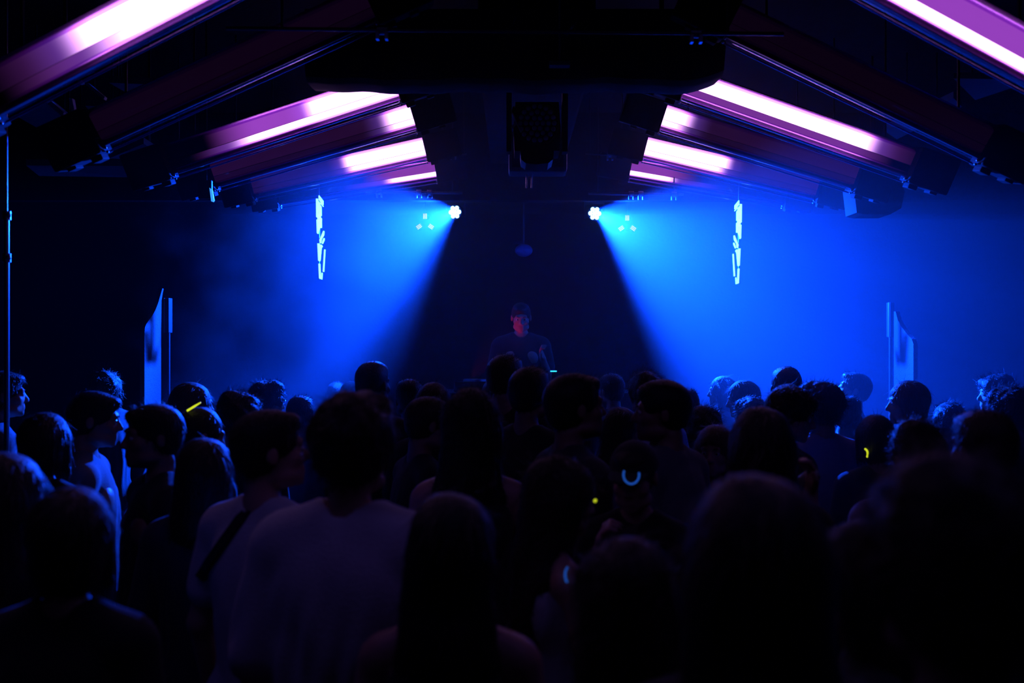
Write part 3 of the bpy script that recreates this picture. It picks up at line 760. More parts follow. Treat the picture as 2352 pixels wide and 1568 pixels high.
# ---- hair, in the head's own frame (origin at the head centre, +Y is the face)
HAIR = {}
def noise3(p, seed):
    q = np.zeros(len(p))
    r = np.random.RandomState(seed)
    for i in range(7):
        d = r.normal(size=3); d /= np.linalg.norm(d); fq = r.uniform(18, 60); q += np.sin(p @ d * fq + r.uniform(0, 6.28)) / 7 * 1.6
    return q
def make_hair(style):
    if style in HAIR: return HAIR[style]
    h = .0075; f = Field((-.17, -.20, -.56 if style in ('long', 'longwave', 'ponytail') else -.24), (.17, .17, .19), h); k = .015
    t = {'short': .010, 'crop': .006, 'fade': .012, 'messy': .022, 'curly': .030, 'afro': .042, 'bob': .018, 'long': .016, 'longwave': .022, 'ponytail': .010, 'bun': .010, 'slick': .012}[style]
    f.ell((0, -.018, .03), (.074, .094, .084), k, infl=t)
    if style in ('short', 'fade', 'messy', 'slick', 'curly', 'crop'):
        f.ell((0, .01, .075), (.06, .075, .035), .02, infl=t * .8)                                # fuller on top, over the forehead
        f.ell((0, -.05, -.02), (.062, .055, .055), .02, infl=t * .4)
        if style == 'messy': f.ell((.01, .065, .075), (.05, .035, .03), .02); f.ell((-.03, -.03, .105), (.05, .05, .03), .02)
        if style == 'short': f.ell((0, .07, .082), (.045, .025, .02), .015)
        if style == 'curly': f.ell((0, .04, .095), (.065, .06, .035), .02)
    if style == 'afro': f.ell((0, -.02, .04), (.08, .09, .08), .02, infl=t)
    if style in ('bob', 'long', 'longwave'):
        low = -.135 if style == 'bob' else -.50
        wd = .060 if style == 'bob' else .066
        if style == 'bob':
            f.ell((0, -.035, -.05), (.088, .075, .085), .03)
            for s in (-1, 1): f.cap((s * .070, .015, .03), (s * .072, .02, -.10), .022, .022, .03)
        else:
            f.cap((0, -.05, -.02), (0, -.075, -.20), .075, .06, .04)
            for s in (-1, 1):
                f.cap((s * .050, -.035, -.02), (s * .075, -.065, -.24), .048, .042, .04)
                f.cap((s * .075, -.065, -.24), (s * .07, -.075, low + .06), .042, .030, .03)
                f.cap((s * .066, .02, .04), (s * .078, .005, -.12), .020, .022, .03)
            f.cap((0, -.075, -.18), (0, -.085, low + .05), .06, .045, .04)
    if style == 'ponytail':
        f.ell((0, -.125, .03), (.025, .03, .025), .01); f.cap((0, -.14, .02), (0, -.15, -.12), .028, .034, .02); f.cap((0, -.15, -.12), (0, -.135, -.28), .034, .012, .02)
    if style == 'bun': f.ell((0, -.085, .095), (.042, .042, .038), .008)
    # clear the face, ears and nape
    f.ell((0, .115, -.030), (.060, .075, .088), .010, sub=True)
    if style in ('short', 'fade', 'messy', 'slick', 'crop', 'curly', 'ponytail', 'bun', 'afro'):
        zz = {'crop': .0, 'fade': .02}.get(style, -.01)
        for s in (-1, 1): f.ell((s * .095, .025, -.055 + zz * .5), (.045, .045, .062), .010, sub=True)
        f.ell((0, -.03, -.150 + zz), (.10, .13, .072), .012, sub=True)
    elif style in ('bob', 'long', 'longwave'):
        f.ell((0, .09, -.12), (.055, .075, .08), .012, sub=True)
        f.ell((0, .02, -.13), (.045, .05, .07), .01, sub=True)
    co, fc = f.mesh('hair')
    # normals for displacement
    v0, v1, v2, v3 = (co[fc[:, i]] for i in range(4)); fn = np.cross(v2 - v0, v3 - v1)
    nm = np.zeros_like(co)
    for i in range(4): np.add.at(nm, fc[:, i], fn)
    nm /= np.linalg.norm(nm, axis=1, keepdims=True) + 1e-9
    amp = {'short': .003, 'crop': .0015, 'fade': .002, 'messy': .008, 'curly': .010, 'afro': .009, 'bob': .003, 'long': .004, 'longwave': .009, 'ponytail': .002, 'bun': .002, 'slick': .002}[style]
    sd = sorted(['short', 'crop', 'fade', 'messy', 'curly', 'afro', 'bob', 'long', 'longwave', 'ponytail', 'bun', 'slick']).index(style)
    ang = np.arctan2(co[:, 1] + .02, co[:, 0])
    streak = np.sin(ang * 31 + co[:, 2] * 12) * .5 + np.sin(ang * 53 - co[:, 2] * 9 + sd) * .5
    disp = noise3(co, sd) * amp + (streak * amp * .35 if style in ('long', 'longwave', 'bob', 'short', 'slick') else noise3(co * 2.3, sd + 50) * amp * .6)
    co = co + nm * disp[:, None]
    # loose strands as thin ribbons
    r = np.random.RandomState(sd + 3)
    ns = {'crop': 900, 'fade': 900, 'short': 1300, 'slick': 800, 'messy': 1700, 'curly': 3000, 'afro': 3600, 'bob': 1500, 'long': 1800, 'longwave': 2000, 'ponytail': 900, 'bun': 900}[style]
    ln = {'crop': .008, 'fade': .010, 'short': .022, 'slick': .016, 'messy': .034, 'curly': .024, 'afro': .017, 'bob': .05, 'long': .07, 'longwave': .07, 'ponytail': .03, 'bun': .025}[style]
    pick = r.randint(0, len(co), ns); p = co[pick]; n_ = nm[pick]
    down = np.array([0, -.25, -1.0]); tg = down - n_ * (n_ @ down)[:, None]
    tg += r.normal(size=tg.shape) * {'messy': .7, 'curly': .9, 'afro': 1.0, 'longwave': .35}.get(style, .18); 
    if style in ('short', 'fade', 'messy', 'slick', 'crop'):
        top = (n_[:, 2] > .5)[:, None]; tg = np.where(top, tg * .3 + np.array([.25, .7, .3]) + r.normal(size=tg.shape) * .3, tg)
    tg /= np.linalg.norm(tg, axis=1, keepdims=True) + 1e-9
    lift = {'crop': 1.2, 'fade': 1.2, 'short': .55, 'slick': .25, 'messy': .8, 'curly': .9, 'afro': 1.0, 'bob': .16, 'long': .13, 'longwave': .22, 'ponytail': .25, 'bun': .3}[style]
    L = ln * r.uniform(.5, 1.3, ns)[:, None]; curl = .35 if style in ('curly', 'afro', 'longwave', 'messy') else .06
    sd_ = np.cross(n_, tg); pts = []
    for j in range(4):
        u = j / 3
        pts.append(p - n_ * .003 + L * u * (tg + n_ * lift * (1 - .5 * u)) + sd_ * L * curl * math.sin(u * 5) + (0 if curl < .3 else n_ * L * curl * .5 * math.cos(u * 6)))
    wd = .0016; base = len(co); V = [co]; Fs = [fc]
    for j in range(4):
        ww = wd * (1 - .75 * j / 3); V.append(pts[j] - sd_ * ww); V.append(pts[j] + sd_ * ww)
    i = np.arange(ns)
    for j in range(3):
        a = base + 2 * j * ns + i; b = a + ns; c = b + 2 * ns; d = a + 2 * ns
        Fs.append(np.stack([a, b, c, d], 1))
    me = np_mesh('hair', np.concatenate(V), np.concatenate(Fs)); HAIR[style] = me; return me

def make_cap():
    if 'cap' in HAIR: return HAIR['cap']
    f = Field((-.15, -.16, -.05), (.15, .24, .17), .006)
    f.ell((0, -.015, .035), (.078, .098, .086), .01, infl=.010); f.cut_below(.03)
    f2 = Field((-.15, -.16, -.05), (.15, .24, .17), .006)
    f2.ell((0, .09, .036), (.072, .085, .012), .01)
    f.v = np.minimum(f.v, f2.v)
    co, fc = f.mesh('cap'); HAIR['cap'] = np_mesh('cap', co, fc); return HAIR['cap']

def skin_mat(name, col):
    m = mat(name, col, .5, noise=.12, scale=14, bump=.15, bscale=90); return m
SKIN = {'fair': skin_mat('fair_skin', (.50, .26, .20)), 'tan': skin_mat('tan_skin', (.34, .16, .11)), 'dark': skin_mat('dark_brown_skin', (.10, .045, .03))}
def hair_mat(name, col, rough=.5):
    m = mat(name, col, rough, noise=.45, scale=120, spec=.4, sheen=.15)
    nt = m.node_tree; b = nt.nodes['Principled BSDF']; b.inputs['Sheen Roughness'].default_value = .22; tc = nt.nodes.new('ShaderNodeTexCoord'); mp = nt.nodes.new('ShaderNodeMapping'); mp.inputs['Scale'].default_value = (1, 1, .12)
    n = nt.nodes.new('ShaderNodeTexNoise'); n.inputs['Scale'].default_value = 260; n.inputs['Detail'].default_value = 2
    bp = nt.nodes.new('ShaderNodeBump'); bp.inputs['Strength'].default_value = 1.0; bp.inputs['Distance'].default_value = .004
    nt.links.new(tc.outputs['Object'], mp.inputs[0]); nt.links.new(mp.outputs[0], n.inputs['Vector']); nt.links.new(n.outputs['Fac'], bp.inputs['Height']); nt.links.new(bp.outputs[0], b.inputs['Normal'])
    return m
HC_ = {'black': hair_mat('black_hair', (.010, .009, .009)), 'brown': hair_mat('dark_brown_hair', (.03, .018, .012)), 'light': hair_mat('light_brown_hair', (.14, .09, .055)), 'blond': hair_mat('blond_hair', (.36, .25, .13))}
CLOTH = {}
def cloth(name, col): 
    if name not in CLOTH: CLOTH[name] = mat(name + '_cloth', col, .9, noise=.15, scale=25, bump=.35, bscale=180, sheen=.15)
    return CLOTH[name]
for n_, c_ in dict(white=(.62, .62, .66), pale=(.26, .26, .28), black=(.012, .012, .014), grey=(.16, .16, .18), lavender=(.42, .36, .55), navy=(.02, .025, .05), pink=(.5, .30, .42), brown=(.06, .04, .03), charcoal=(.035, .035, .04), denim=(.03, .04, .07)).items(): cloth(n_, c_)
M_shoe = mat('black_leather_shoe', (.012, .011, .01), .5, noise=.2)

def relink(o):
    """objects share mesh data, so the material sits on the object"""
    return o
def part(name, me, m, parent, mtx=None):
    o = bpy.data.objects.new(name, me); COL.objects.link(o); o.parent = parent
    if not me.materials: me.materials.append(None)
    o.material_slots[0].link = 'OBJECT'; o.material_slots[0].material = m
    if mtx is not None: o.matrix_local = mtx
    return o
M_eye = mat('eye_white_and_dark_iris', (.6, .58, .56), .15)
def _iris():
    nt = M_eye.node_tree; b = nt.nodes['Principled BSDF']; tc = nt.nodes.new('ShaderNodeTexCoord'); sx = nt.nodes.new('ShaderNodeSeparateXYZ'); nt.links.new(tc.outputs['Object'], sx.inputs[0])
    g = nt.nodes.new('ShaderNodeMath'); g.operation = 'GREATER_THAN'; g.inputs[1].default_value = .0108; nt.links.new(sx.outputs['Y'], g.inputs[0])
    mx = nt.nodes.new('ShaderNodeMix'); mx.data_type = 'RGBA'; mx.inputs[6].default_value = (.6, .58, .56, 1); mx.inputs[7].default_value = (.02, .012, .008, 1)
    nt.links.new(g.outputs[0], mx.inputs[0]); nt.links.new(mx.outputs[2], b.inputs['Base Color'])
_iris()
def _keep(key, mb):
    o = mb.build('x'); me = o.data; bpy.data.objects.remove(o); HAIR[key] = me; return me
def make_eye():
    return HAIR.get('_eye') or _keep('_eye', MB().sph((0, 0, 0), .0124, seg=14))
def make_brow(s):
    k = '_brow%d' % s
    return HAIR.get(k) or _keep(k, MB().tube([(s * .014, .094, .020), (s * .030, .093, .025), (s * .044, .082, .021)], [.0025, .003, .0015], seg=6))
HT = {'short': .020, 'crop': .010, 'fade': .016, 'messy': .036, 'curly': .042, 'afro': .055, 'bob': .022, 'long': .020, 'longwave': .026, 'ponytail': .013, 'bun': .045, 'slick': .016, 'cap': .014}
def person(px, top, d, yaw, hy, hp, fem, hair, hcol, style, col, arms, skin, label, floor=0.0, H=None):
    """px, top: where the crown of the head shows; d: distance; yaw: body turn, 0 = back to the viewer, 90 = toward the right"""
    zt = HC + (784 - top) / F * d - floor
    sc = zt / (1.75 + HT[hair] * .85)
    M = head_matrix(hy, hp)
    crown = M @ Vector((0, -.01, .05))
    rz = Matrix.Rotation(R(-yaw), 4, 'Z')
    off = (rz @ crown) * sc
    x = (px - 1176) / F * d - off.x; y = d - off.y
    root = bpy.data.objects.new('person', None); COL.objects.link(root); root.empty_display_size = .2
    root.location = (x, y, floor); root.rotation_euler = (0, 0, R(-yaw)); root.scale = (sc, sc, sc)
    tag(root, label, 'person', 'people in the crowd' if floor < .05 else None)
    aL, aR = arms
    body = part('body', make_body(fem, aL, aR, hy, hp), SKIN[skin], root)
    top_ = part({'tee': 'shirt', 'loose': 'shirt', 'shirt': 'shirt', 'tank': 'tank_top', 'hood': 'hoodie'}[style], make_top(fem, aL, aR, style), CLOTH[col], root)
    part('trousers', make_trousers(fem), CLOTH['denim'] if (int(px) % 2) else CLOTH['black'], root)
    for sm in make_shoes(): part('shoe', sm, M_shoe, root)
    if hair == 'cap':
        part('hair', make_hair('crop'), HC_[hcol], root, M); part('cap', make_cap(), CLOTH['black'], root, M)
    else: part('hair', make_hair(hair), HC_[hcol], root, M)
    if abs(yaw + hy) > 55:
        for s_ in (-1, 1):
            part('eye', make_eye(), M_eye, root, M @ Matrix.Translation((s_ * .030, .0792, .0)))
            part('eyebrow', make_brow(s_), HC_[hcol], root, M)
    return root, sc, zt

PEOPLE = [
 # px, top, d, yaw, headyaw, pitch, fem, hair, haircol, top style, colour, arms, skin, label
 # ---- far rows
 (5, 848, 4.9, 60, 0, 0, 0, 'short', 'brown', 'tee', 'grey', ('down', 'hold'), 'fair', 'person in a lit grey shirt half hidden by the slender pole at the left edge'),
 (238, 846, 6.4, -60, 0, 10, 0, 'messy', 'light', 'shirt', 'black', ('down', 'down'), 'fair', 'person with bright blue lit hair in front of the dark left wall'),
 (440, 876, 4.9, 15, 35, 0, 1, 'long', 'light', 'tee', 'black', ('down', 'down'), 'fair', 'person with long pale hair behind the straight yellow glow stick'),
 (612, 872, 5.7, 50, 0, 0, 0, 'curly', 'brown', 'tee', 'charcoal', ('down', 'down'), 'fair', 'curly haired person with glasses left of the smooth small head'),
 (690, 905, 5.4, 0, 0, 0, 0, 'short', 'black', 'tee', 'grey', ('down', 'down'), 'tan', 'person with short smooth hair seen from behind, between the curly heads'),
 (771, 876, 8.1, 0, 0, 0, 0, 'short', 'black', 'tee', 'black', ('down', 'down'), 'fair', 'tiny far head left of the dark round head near the left beam'),
 (806, 874, 7.6, 10, 0, 0, 1, 'bob', 'black', 'tee', 'black', ('down', 'down'), 'fair', 'far head just touching the left side of the dark round head'),
 (855, 828, 5.0, 25, 0, 0, 0, 'crop', 'black', 'tee', 'black', ('down', 'down'), 'dark', 'tall person with cropped hair standing out dark against the left beam'),
 (940, 867, 5.4, -20, 0, 0, 0, 'short', 'black', 'tee', 'black', ('down', 'down'), 'dark', 'dim person left of centre behind the two rimmed heads'),
 (995, 876, 4.9, 0, 0, 0, 1, 'bob', 'brown', 'tee', 'black', ('down', 'down'), 'tan', 'bob haired person in the dark middle behind a larger rimmed head'),
 (1160, 810, 4.9, 0, 35, 0, 0, 'short', 'brown', 'tee', 'black', ('down', 'down'), 'fair', 'tall person directly below the performer on stage'),
 (1136, 866, 6.1, 0, 0, 0, 1, 'ponytail', 'brown', 'tee', 'black', ('down', 'down'), 'fair', 'smaller head below and left of the tall person under the stage'),
 (1405, 855, 6.6, -30, 0, 0, 0, 'short', 'brown', 'tee', 'black', ('down', 'down'), 'fair', 'hazy far head right of the dark profile man at centre'),
 (1486, 849, 5.3, -25, 0, 0, 0, 'messy', 'light', 'tee', 'white', ('down', 'down'), 'fair', 'person with tousled rim lit hair behind the bearded man'),
 (1578, 890, 5.9, 10, 0, 0, 0, 'short', 'black', 'tee', 'black', ('down', 'down'), 'tan', 'small head peeking out right of the bearded man'),
 (1660, 862, 7.2, -80, 0, 0, 1, 'long', 'brown', 'tee', 'grey', ('down', 'down'), 'fair', 'far hazy person with long pale hair facing left in the blue haze'),
 (1706, 871, 6.1, -80, 0, 8, 1, 'bob', 'brown', 'tee', 'black', ('down', 'down'), 'fair', 'far person with a lit profile facing left beside the pale haired one'),
 (1728, 910, 5.5, -30, 0, 0, 1, 'curly', 'light', 'tee', 'grey', ('down', 'down'), 'fair', 'person with fluffy pale blue lit hair above the long straight hair'),
 (1806, 840, 5.2, 0, 0, 0, 0, 'crop', 'black', 'tee', 'black', ('down', 'down'), 'dark', 'tall person with a round cropped head against the bright haze on the right'),
 (1968, 852, 6.5, -75, 0, -14, 0, 'short', 'black', 'tee', 'navy', ('down', 'down'), 'fair', 'far hazy man tilting his lit face up to the left'),
 (2012, 950, 4.4, 0, 0, 0, 1, 'bob', 'brown', 'tee', 'navy', ('down', 'down'), 'fair', 'short hazy figure left of the bob haired profile'),
 (2087, 872, 5.1, -85, 0, 0, 1, 'bob', 'light', 'tee', 'navy', ('hold', 'down'), 'fair', 'person with a bob and brightly lit profile facing left at the right'),
 (2182, 922, 5.5, 20, 0, 0, 0, 'curly', 'black', 'tee', 'black', ('down', 'down'), 'dark', 'curly dark head just right of the bob haired profile'),
 (2292, 854, 5.9, -80, 0, 0, 0, 'messy', 'black', 'tee', 'charcoal', ('down', 'down'), 'fair', 'man with a lit profile facing left near the right edge'),
 (2322, 885, 4.9, -35, 0, 0, 0, 'curly', 'brown', 'tee', 'black', ('down', 'down'), 'fair', 'curly haired person overlapping the profile man at the right edge'),
 (2365, 925, 5.0, -60, 0, 0, 1, 'long', 'brown', 'tee', 'black', ('hold', 'down'), 'fair', 'person cut off by the right picture edge'),
 # ---- middle rows
 (462, 930, 3.85, 20, 35, 12, 1, 'ponytail', 'brown', 'tee', 'black', ('down', 'down'), 'fair', 'dim person right under the straight yellow glow stick'),
 (470, 1003, 3.35, 0, 0, 0, 1, 'long', 'black', 'shirt', 'navy', ('down', 'hold'), 'fair', 'low dark head with a lit hand beside it, left of centre'),
 (548, 892, 4.05, 15, 0, 0, 0, 'messy', 'brown', 'shirt', 'black', ('down', 'down'), 'fair', 'wide wavy rim lit head behind the man with the shoulder strap'),
 (985, 905, 4.1, 65, 0, 8, 0, 'short', 'brown', 'tee', 'black', ('down', 'down'), 'tan', 'man with an arched rim of light on his hair, left of the bare shoulders'),
 (1082, 888, 3.45, 0, 0, 0, 1, 'longwave', 'black', 'tank', 'black', ('down', 'down'), 'fair', 'woman with dark wavy hair and bare shoulders in a black tank top'),
 (1216, 838, 4.3, 35, 0, 0, 0, 'short', 'black', 'tee', 'black', ('down', 'hold'), 'tan', 'short haired man in black just left of the dark profile man'),
 (1315, 852, 3.8, 70, 0, -4, 0, 'short', 'black', 'shirt', 'charcoal', ('down', 'down'), 'tan', 'dark profile man facing right in the middle of the crowd'),
 (1428, 932, 4.75, 40, 35, 8, 1, 'long', 'black', 'tee', 'lavender', ('down', 'down'), 'fair', 'woman with straight dark hair between the profile man and the bearded man'),  # lavender colour holds the violet light falling on a white shirt
 (1524, 870, 3.95, -50, -35, 0, 0, 'fade', 'black', 'shirt', 'grey', ('down', 'down'), 'tan', 'bearded man with swept back hair facing left in a grey shirt'),
 (1456, 1010, 3.55, -160, 0, 12, 1, 'cap', 'brown', 'tee', 'black', ('down', 'chin'), 'fair', 'person in a dark cap above the glowing blue bracelet'),
 (1620, 928, 5.0, 0, 35, 0, 0, 'messy', 'black', 'tee', 'black', ('down', 'down'), 'tan', 'dark tousled head right of the bearded man'),
 (1643, 974, 4.15, -155, 0, 0, 1, 'bob', 'light', 'tee', 'black', ('down', 'down'), 'fair', 'person with a pale rim lit fringe facing the viewer'),
 (1748, 931, 3.25, 0, 0, 0, 1, 'long', 'black', 'tee', 'black', ('down', 'raise'), 'fair', 'woman with long straight black hair seen from behind'),
 (1820, 876, 4.3, 75, 35, 14, 0, 'messy', 'brown', 'tee', 'brown', ('down', 'down'), 'fair', 'tousled young man looking down to the right above the long black hair'),
 (1884, 874, 4.9, -20, -35, 0, 0, 'curly', 'black', 'shirt', 'lavender', ('down', 'down'), 'tan', 'curly haired person in a pale lavender shirt'),
 (1948, 908, 5.6, 50, 0, 0, 0, 'short', 'black', 'tee', 'black', ('down', 'down'), 'dark', 'man with a tall forehead behind the pale lavender shirt'),
 (2108, 958, 3.15, 15, 0, 0, 0, 'messy', 'black', 'tee', 'lavender', ('down', 'down'), 'tan', 'fluffy dark head over a violet tinted shoulder on the right'),
 (2262, 934, 3.0, -15, 0, 0, 0, 'short', 'black', 'tee', 'black', ('down', 'down'), 'tan', 'broad smooth dark head at the right in front of the curly heads'),
 # ---- near left
 (104, 945, 3.6, 10, 0, 0, 1, 'bob', 'brown', 'tee', 'black', ('down', 'down'), 'fair', 'person with smooth rim lit hair near the left edge'),
 (217, 892, 3.85, 75, 0, 6, 0, 'short', 'brown', 'tee', 'pale', ('down', 'down'), 'fair', 'man in a pale shirt facing right at the left'),
 (355, 922, 3.55, -125, 0, 0, 0, 'short', 'black', 'tee', 'black', ('down', 'down'), 'tan', 'dark shirted man turned toward the man in the pale shirt at the left'),
 (612, 934, 2.75, 30, 35, -4, 0, 'short', 'black', 'tee', 'white', ('down', 'down'), 'fair', 'man with a black strap over his white shirt'),
 (815, 893, 2.35, 12, 0, 4, 0, 'curly', 'brown', 'loose', 'white', ('down', 'bent'), 'fair', 'big curly haired man in a loose white t-shirt seen from behind'),
 (10, 1035, 2.3, 20, 0, 0, 1, 'long', 'black', 'tee', 'black', ('down', 'down'), 'fair', 'dark low head at the lower left edge'),
 (165, 1114, 2.15, 5, 0, 0, 1, 'bob', 'black', 'tee', 'black', ('down', 'down'), 'fair', 'black head in the foreground in front of the pale shirt at the left'),
 # ---- near centre and right
 (1035, 1128, 1.75, 5, 0, 0, 1, 'long', 'black', 'tank', 'black', ('down', 'bent'), 'fair', 'foreground woman with long dark hair right of the loose white t-shirt'),
 (1290, 1043, 2.7, 70, 0, 8, 1, 'longwave', 'brown', 'tank', 'white', ('hold', 'hold'), 'fair', 'woman with wavy hair and a white strap top facing right'),
 (1440, 1228, 1.66, -8, 0, 0, 1, 'longwave', 'brown', 'tee', 'navy', ('down', 'down'), 'fair', 'low head with a bright blue glint on top in the foreground'),
 (1735, 1082, 1.30, 0, 0, 0, 1, 'long', 'black', 'tee', 'black', ('down', 'down'), 'fair', 'large out of focus dark head in the foreground, right of centre'),
 (2200, 1022, 1.22, 5, 0, 0, 0, 'messy', 'black', 'hood', 'black', ('down', 'down'), 'fair', 'largest out of focus dark head at the lower right corner'),
 (1985, 1190, 1.8, -70, 0, 0, 1, 'long', 'black', 'tee', 'black', ('down', 'down'), 'fair', 'dim reddish face seen between the two large foreground heads'),
]
PP = {}
# nudge neighbours who would stand in one another nearer or farther along their line of sight
DD = [r[2] for r in PEOPLE]
def spos(i, d): return np.array([(PEOPLE[i][0] - 1176) / F * d, d])
def hgt(i, d): return HC + (784 - PEOPLE[i][1]) / F * d
for it in range(120):
    for i in range(len(DD)):
        for j in range(i):
            v = spos(i, DD[i]) - spos(j, DD[j]); q = float(np.hypot(*v))
            if q < .42:
                a, b = (i, j) if DD[i] > DD[j] else (j, i)
                st = .012
                if DD[a] + st < PEOPLE[a][2] * 1.17 and hgt(a, DD[a] + st) > 1.50: DD[a] += st
                if DD[b] - st > PEOPLE[b][2] * .86: DD[b] -= st
for k_, row in enumerate(PEOPLE):
    row = list(row); row[2] = DD[k_]
    PP[row[-1]] = (person(*row), row)
# distances between neighbours, for the log only
_l = [(v[0][0].location, k, v[0][1], v[0][2]) for k, v in PP.items()]
for i in range(len(_l)):
    if not (1.50 < _l[i][3] < 1.95): print('HEIGHT', round(_l[i][3], 2), _l[i][1])
    for j in range(i):
        dd = (Vector(_l[i][0]) - Vector(_l[j][0])).length
        if dd < .36: print('CLOSE %.2f | %s | %s' % (dd, _l[i][1], _l[j][1]))

# the performer on stage
dj, dsc, _ = person(1197, 692, 8.42, 180, 0, 14, 0, 'crop', 'black', 'tee', 'black', ('hold', 'bent'), 'fair', 'performer in a dark t-shirt behind the stage desk, face edged in red', floor=.36)

# ------------------------------------------------------------------ things people wear or hold
from mathutils.bvhtree import BVHTree
def who(key):
    for k, v in PP.items():
        if key in k: return v[0][0]
    raise KeyError(key)
def child(root, pre):
    return [c for c in root.children if c.name.startswith(pre)][0]
bpy.context.view_layer.update()
def hit(o, px, py):
    """where the line of sight through a pixel meets the object"""
    mw = o.matrix_world; inv = mw.inverted(); org = Vector((0, 0, HC)); d = (P(px, py, 5) - org).normalized()
    bv = BVHTree.FromPolygons([v.co[:] for v in o.data.vertices], [p.vertices[:] for p in o.data.polygons])
    lo = inv @ org; ld = (inv.to_3x3() @ d).normalized(); r = bv.ray_cast(lo, ld)
    return (mw @ r[0], (mw.to_3x3() @ r[1]).normalized()) if r[0] is not None else (None, None)
# the strap across the back of the man in the white shirt
man = who('black strap over his white shirt'); sh = child(man, 'shirt')
pts = []
for t in np.linspace(0, 1.25, 18):
    px = 622 - 128 * t; py = 1112 + 168 * t ** 1.1
    h_, n_ = hit(sh, px, py)
    if h_ is not None: pts.append((h_, n_))
if len(pts) > 3:
    mb = MB(); rows = []
    for i, (p, n) in enumerate(pts):
        t = (pts[min(i + 1, len(pts) - 1)][0] - pts[max(i - 1, 0)][0]).normalized(); sd = t.cross(n).normalized() * .015
        rows.append([mb.bm.verts.new(p + n * .012 - sd), mb.bm.verts.new(p + n * .014 + sd), mb.bm.verts.new(p + n * .004 + sd), mb.bm.verts.new(p + n * .002 - sd)])
    for A, B in zip(rows, rows[1:]):
        for k in range(4): mb.bm.faces.new((A[k], A[(k + 1) % 4], B[(k + 1) % 4], B[k]))
    mb.bm.faces.new(rows[0]); mb.bm.faces.new(rows[-1][::-1])
    st = mb.build('shoulder_strap', M_black); st.parent = man; st.matrix_parent_inverse = man.matrix_world.inverted(); st['label'] = 'black shoulder strap'
# spectacles on the curly haired person at the left
gp = who('glasses left of'); M = head_matrix(0, 0)
mb = MB()
for s in (-1, 1):
    mb.tube([Vector((s * .031 + .022 * math.cos(a), .100, .002 + .018 * math.sin(a))) for a in np.linspace(0, 2 * PI, 21)[:-1]], .0018, closed=True)
    mb.tube([Vector((s * .052, .098, .006)), Vector((s * .078, .06, .008)), Vector((s * .082, -.01, .004))], .0018)
mb.tube([Vector((-.009, .101, .004)), Vector((.009, .101, .004))], .0018)
gl = mb.build('glasses', M_metal, gp, smooth=True); gl.matrix_local = M
M_yel = mat('yellow_glow_tube', (.8, .9, .1), .3, emis=(.75, .85, .02), estr=1.0)
M_bgl = mat('dim_blue_glow_tube', (.1, .3, .8), .3, emis=(.008, .06, .33), estr=1.0)
def thing(mb, name, m, label, cat, group=None, smooth=True):
    return tag(mb.build(name, m, smooth=smooth), label, cat, group)
hr = child(who('right under the straight yellow glow stick'), 'hair')
q = [P(431, 942, 0).normalized()]
def on(o, px, py, off=.006, dflt=3.7):
    p, n = hit(o, px, py)
    if p is None: return P(px, py, dflt)
    return p + (Vector((0, 0, HC)) - p).normalized() * off
a = on(hr, 433, 941, .008); b = P(461, 924, a.y - .02)
a = P(430, 943, a.y - .01)
thing(MB().tube([a, (a + b) / 2, b], [.0038, .0038, .002], seg=10), 'glow_stick', M_yel, 'straight yellow glow stick over the heads at the left', 'glow stick')
def arc_tube(c, d, rx, ry, a0, a1, r, name, m, label):
    pts = [P(c[0] + rx * math.cos(R(t)), c[1] + ry * math.sin(R(t)), d + .02 * math.sin(R(t + 40))) for t in np.linspace(a0, a1, 22)]
    return thing(MB().tube(pts, r, seg=8), name, m, label, 'glow bracelet', 'glow bracelets')
_q = [hit(child(who('dark cap above'), n_), 1450, 1106)[0] for n_ in ('body', 'shirt')]
_q = [v.y for v in _q if v is not None]
arc_tube((1450, 1090), (min(_q) if _q else 3.2) - .11, 18, 21, -12, 205, .003, 'glow_bracelet', M_bgl, 'blue glowing bracelet curved under the person in the dark cap')
_p, _n = hit(child(who('white strap top'), 'body'), 1302, 1320)
arc_tube((1312, 1320), (_p.y if _p is not None else 2.5) - .012, 14, 22, 120, 238, .0032, 'glow_bracelet', M_bgl, 'short blue glowing arc low in the centre foreground')
_q = [hit(child(v[0][0], n_), 1991, 1041)[0] for v in PP.values() for n_ in ('body', 'shirt', 'hoodie', 'hair') if any(c.name.startswith(n_) for c in v[0][0].children)]
_q = [v.y for v in _q if v is not None]
arc_tube((1984, 1042), (min(_q) if _q else 4.2) - .015, 9, 12, -70, 42, .0045, 'glow_bracelet', M_yel, 'small curved yellow glowing band beside the pale lavender shirt')
thing(MB().tube([P(1365, 1152, 2.5), P(1369, 1147, 2.5)], .003, seg=8), 'glow_stick', M_yel, 'tiny yellow glowing dot in front of the woman with the white strap', 'glow stick')
M_cup = mat('milky_plastic_cup', (.6, .62, .66), .35, spec=.6)
def cup(px, py, d, tilt, label, s=1.0):
    mb = MB(); n = 20; rings = []
    for r_, z in ((.0, 0), (.026, 0), (.036, .095), (.038, .097), (.0345, .094), (.0245, .004), (.0, .004)):
        rings.append([mb.bm.verts.new((max(r_, .0005) * s * math.cos(2 * PI * i / n), max(r_, .0005) * s * math.sin(2 * PI * i / n), (z - .05) * s)) for i in range(n)])
    for A, B in zip(rings, rings[1:]):
        for i in range(n): mb.bm.faces.new((A[i], A[(i + 1) % n], B[(i + 1) % n], B[i]))
    o = thing(mb, 'plastic_cup', M_cup, label, 'cup', 'drinks held in the crowd'); o.rotation_euler = tilt
    root = who(px); _, e_, w_, h_ = arm_joints(d, py, .165 if FEM[px] else .186)
    o.location = root.matrix_world @ (w_ + h_ * .055 + Vector((0, .028, 0)))
    v = o.location; print('CUP', label[:30], 1176 + v.x / v.y * F, 784 - (v.z - HC) / v.y * F, v.y)
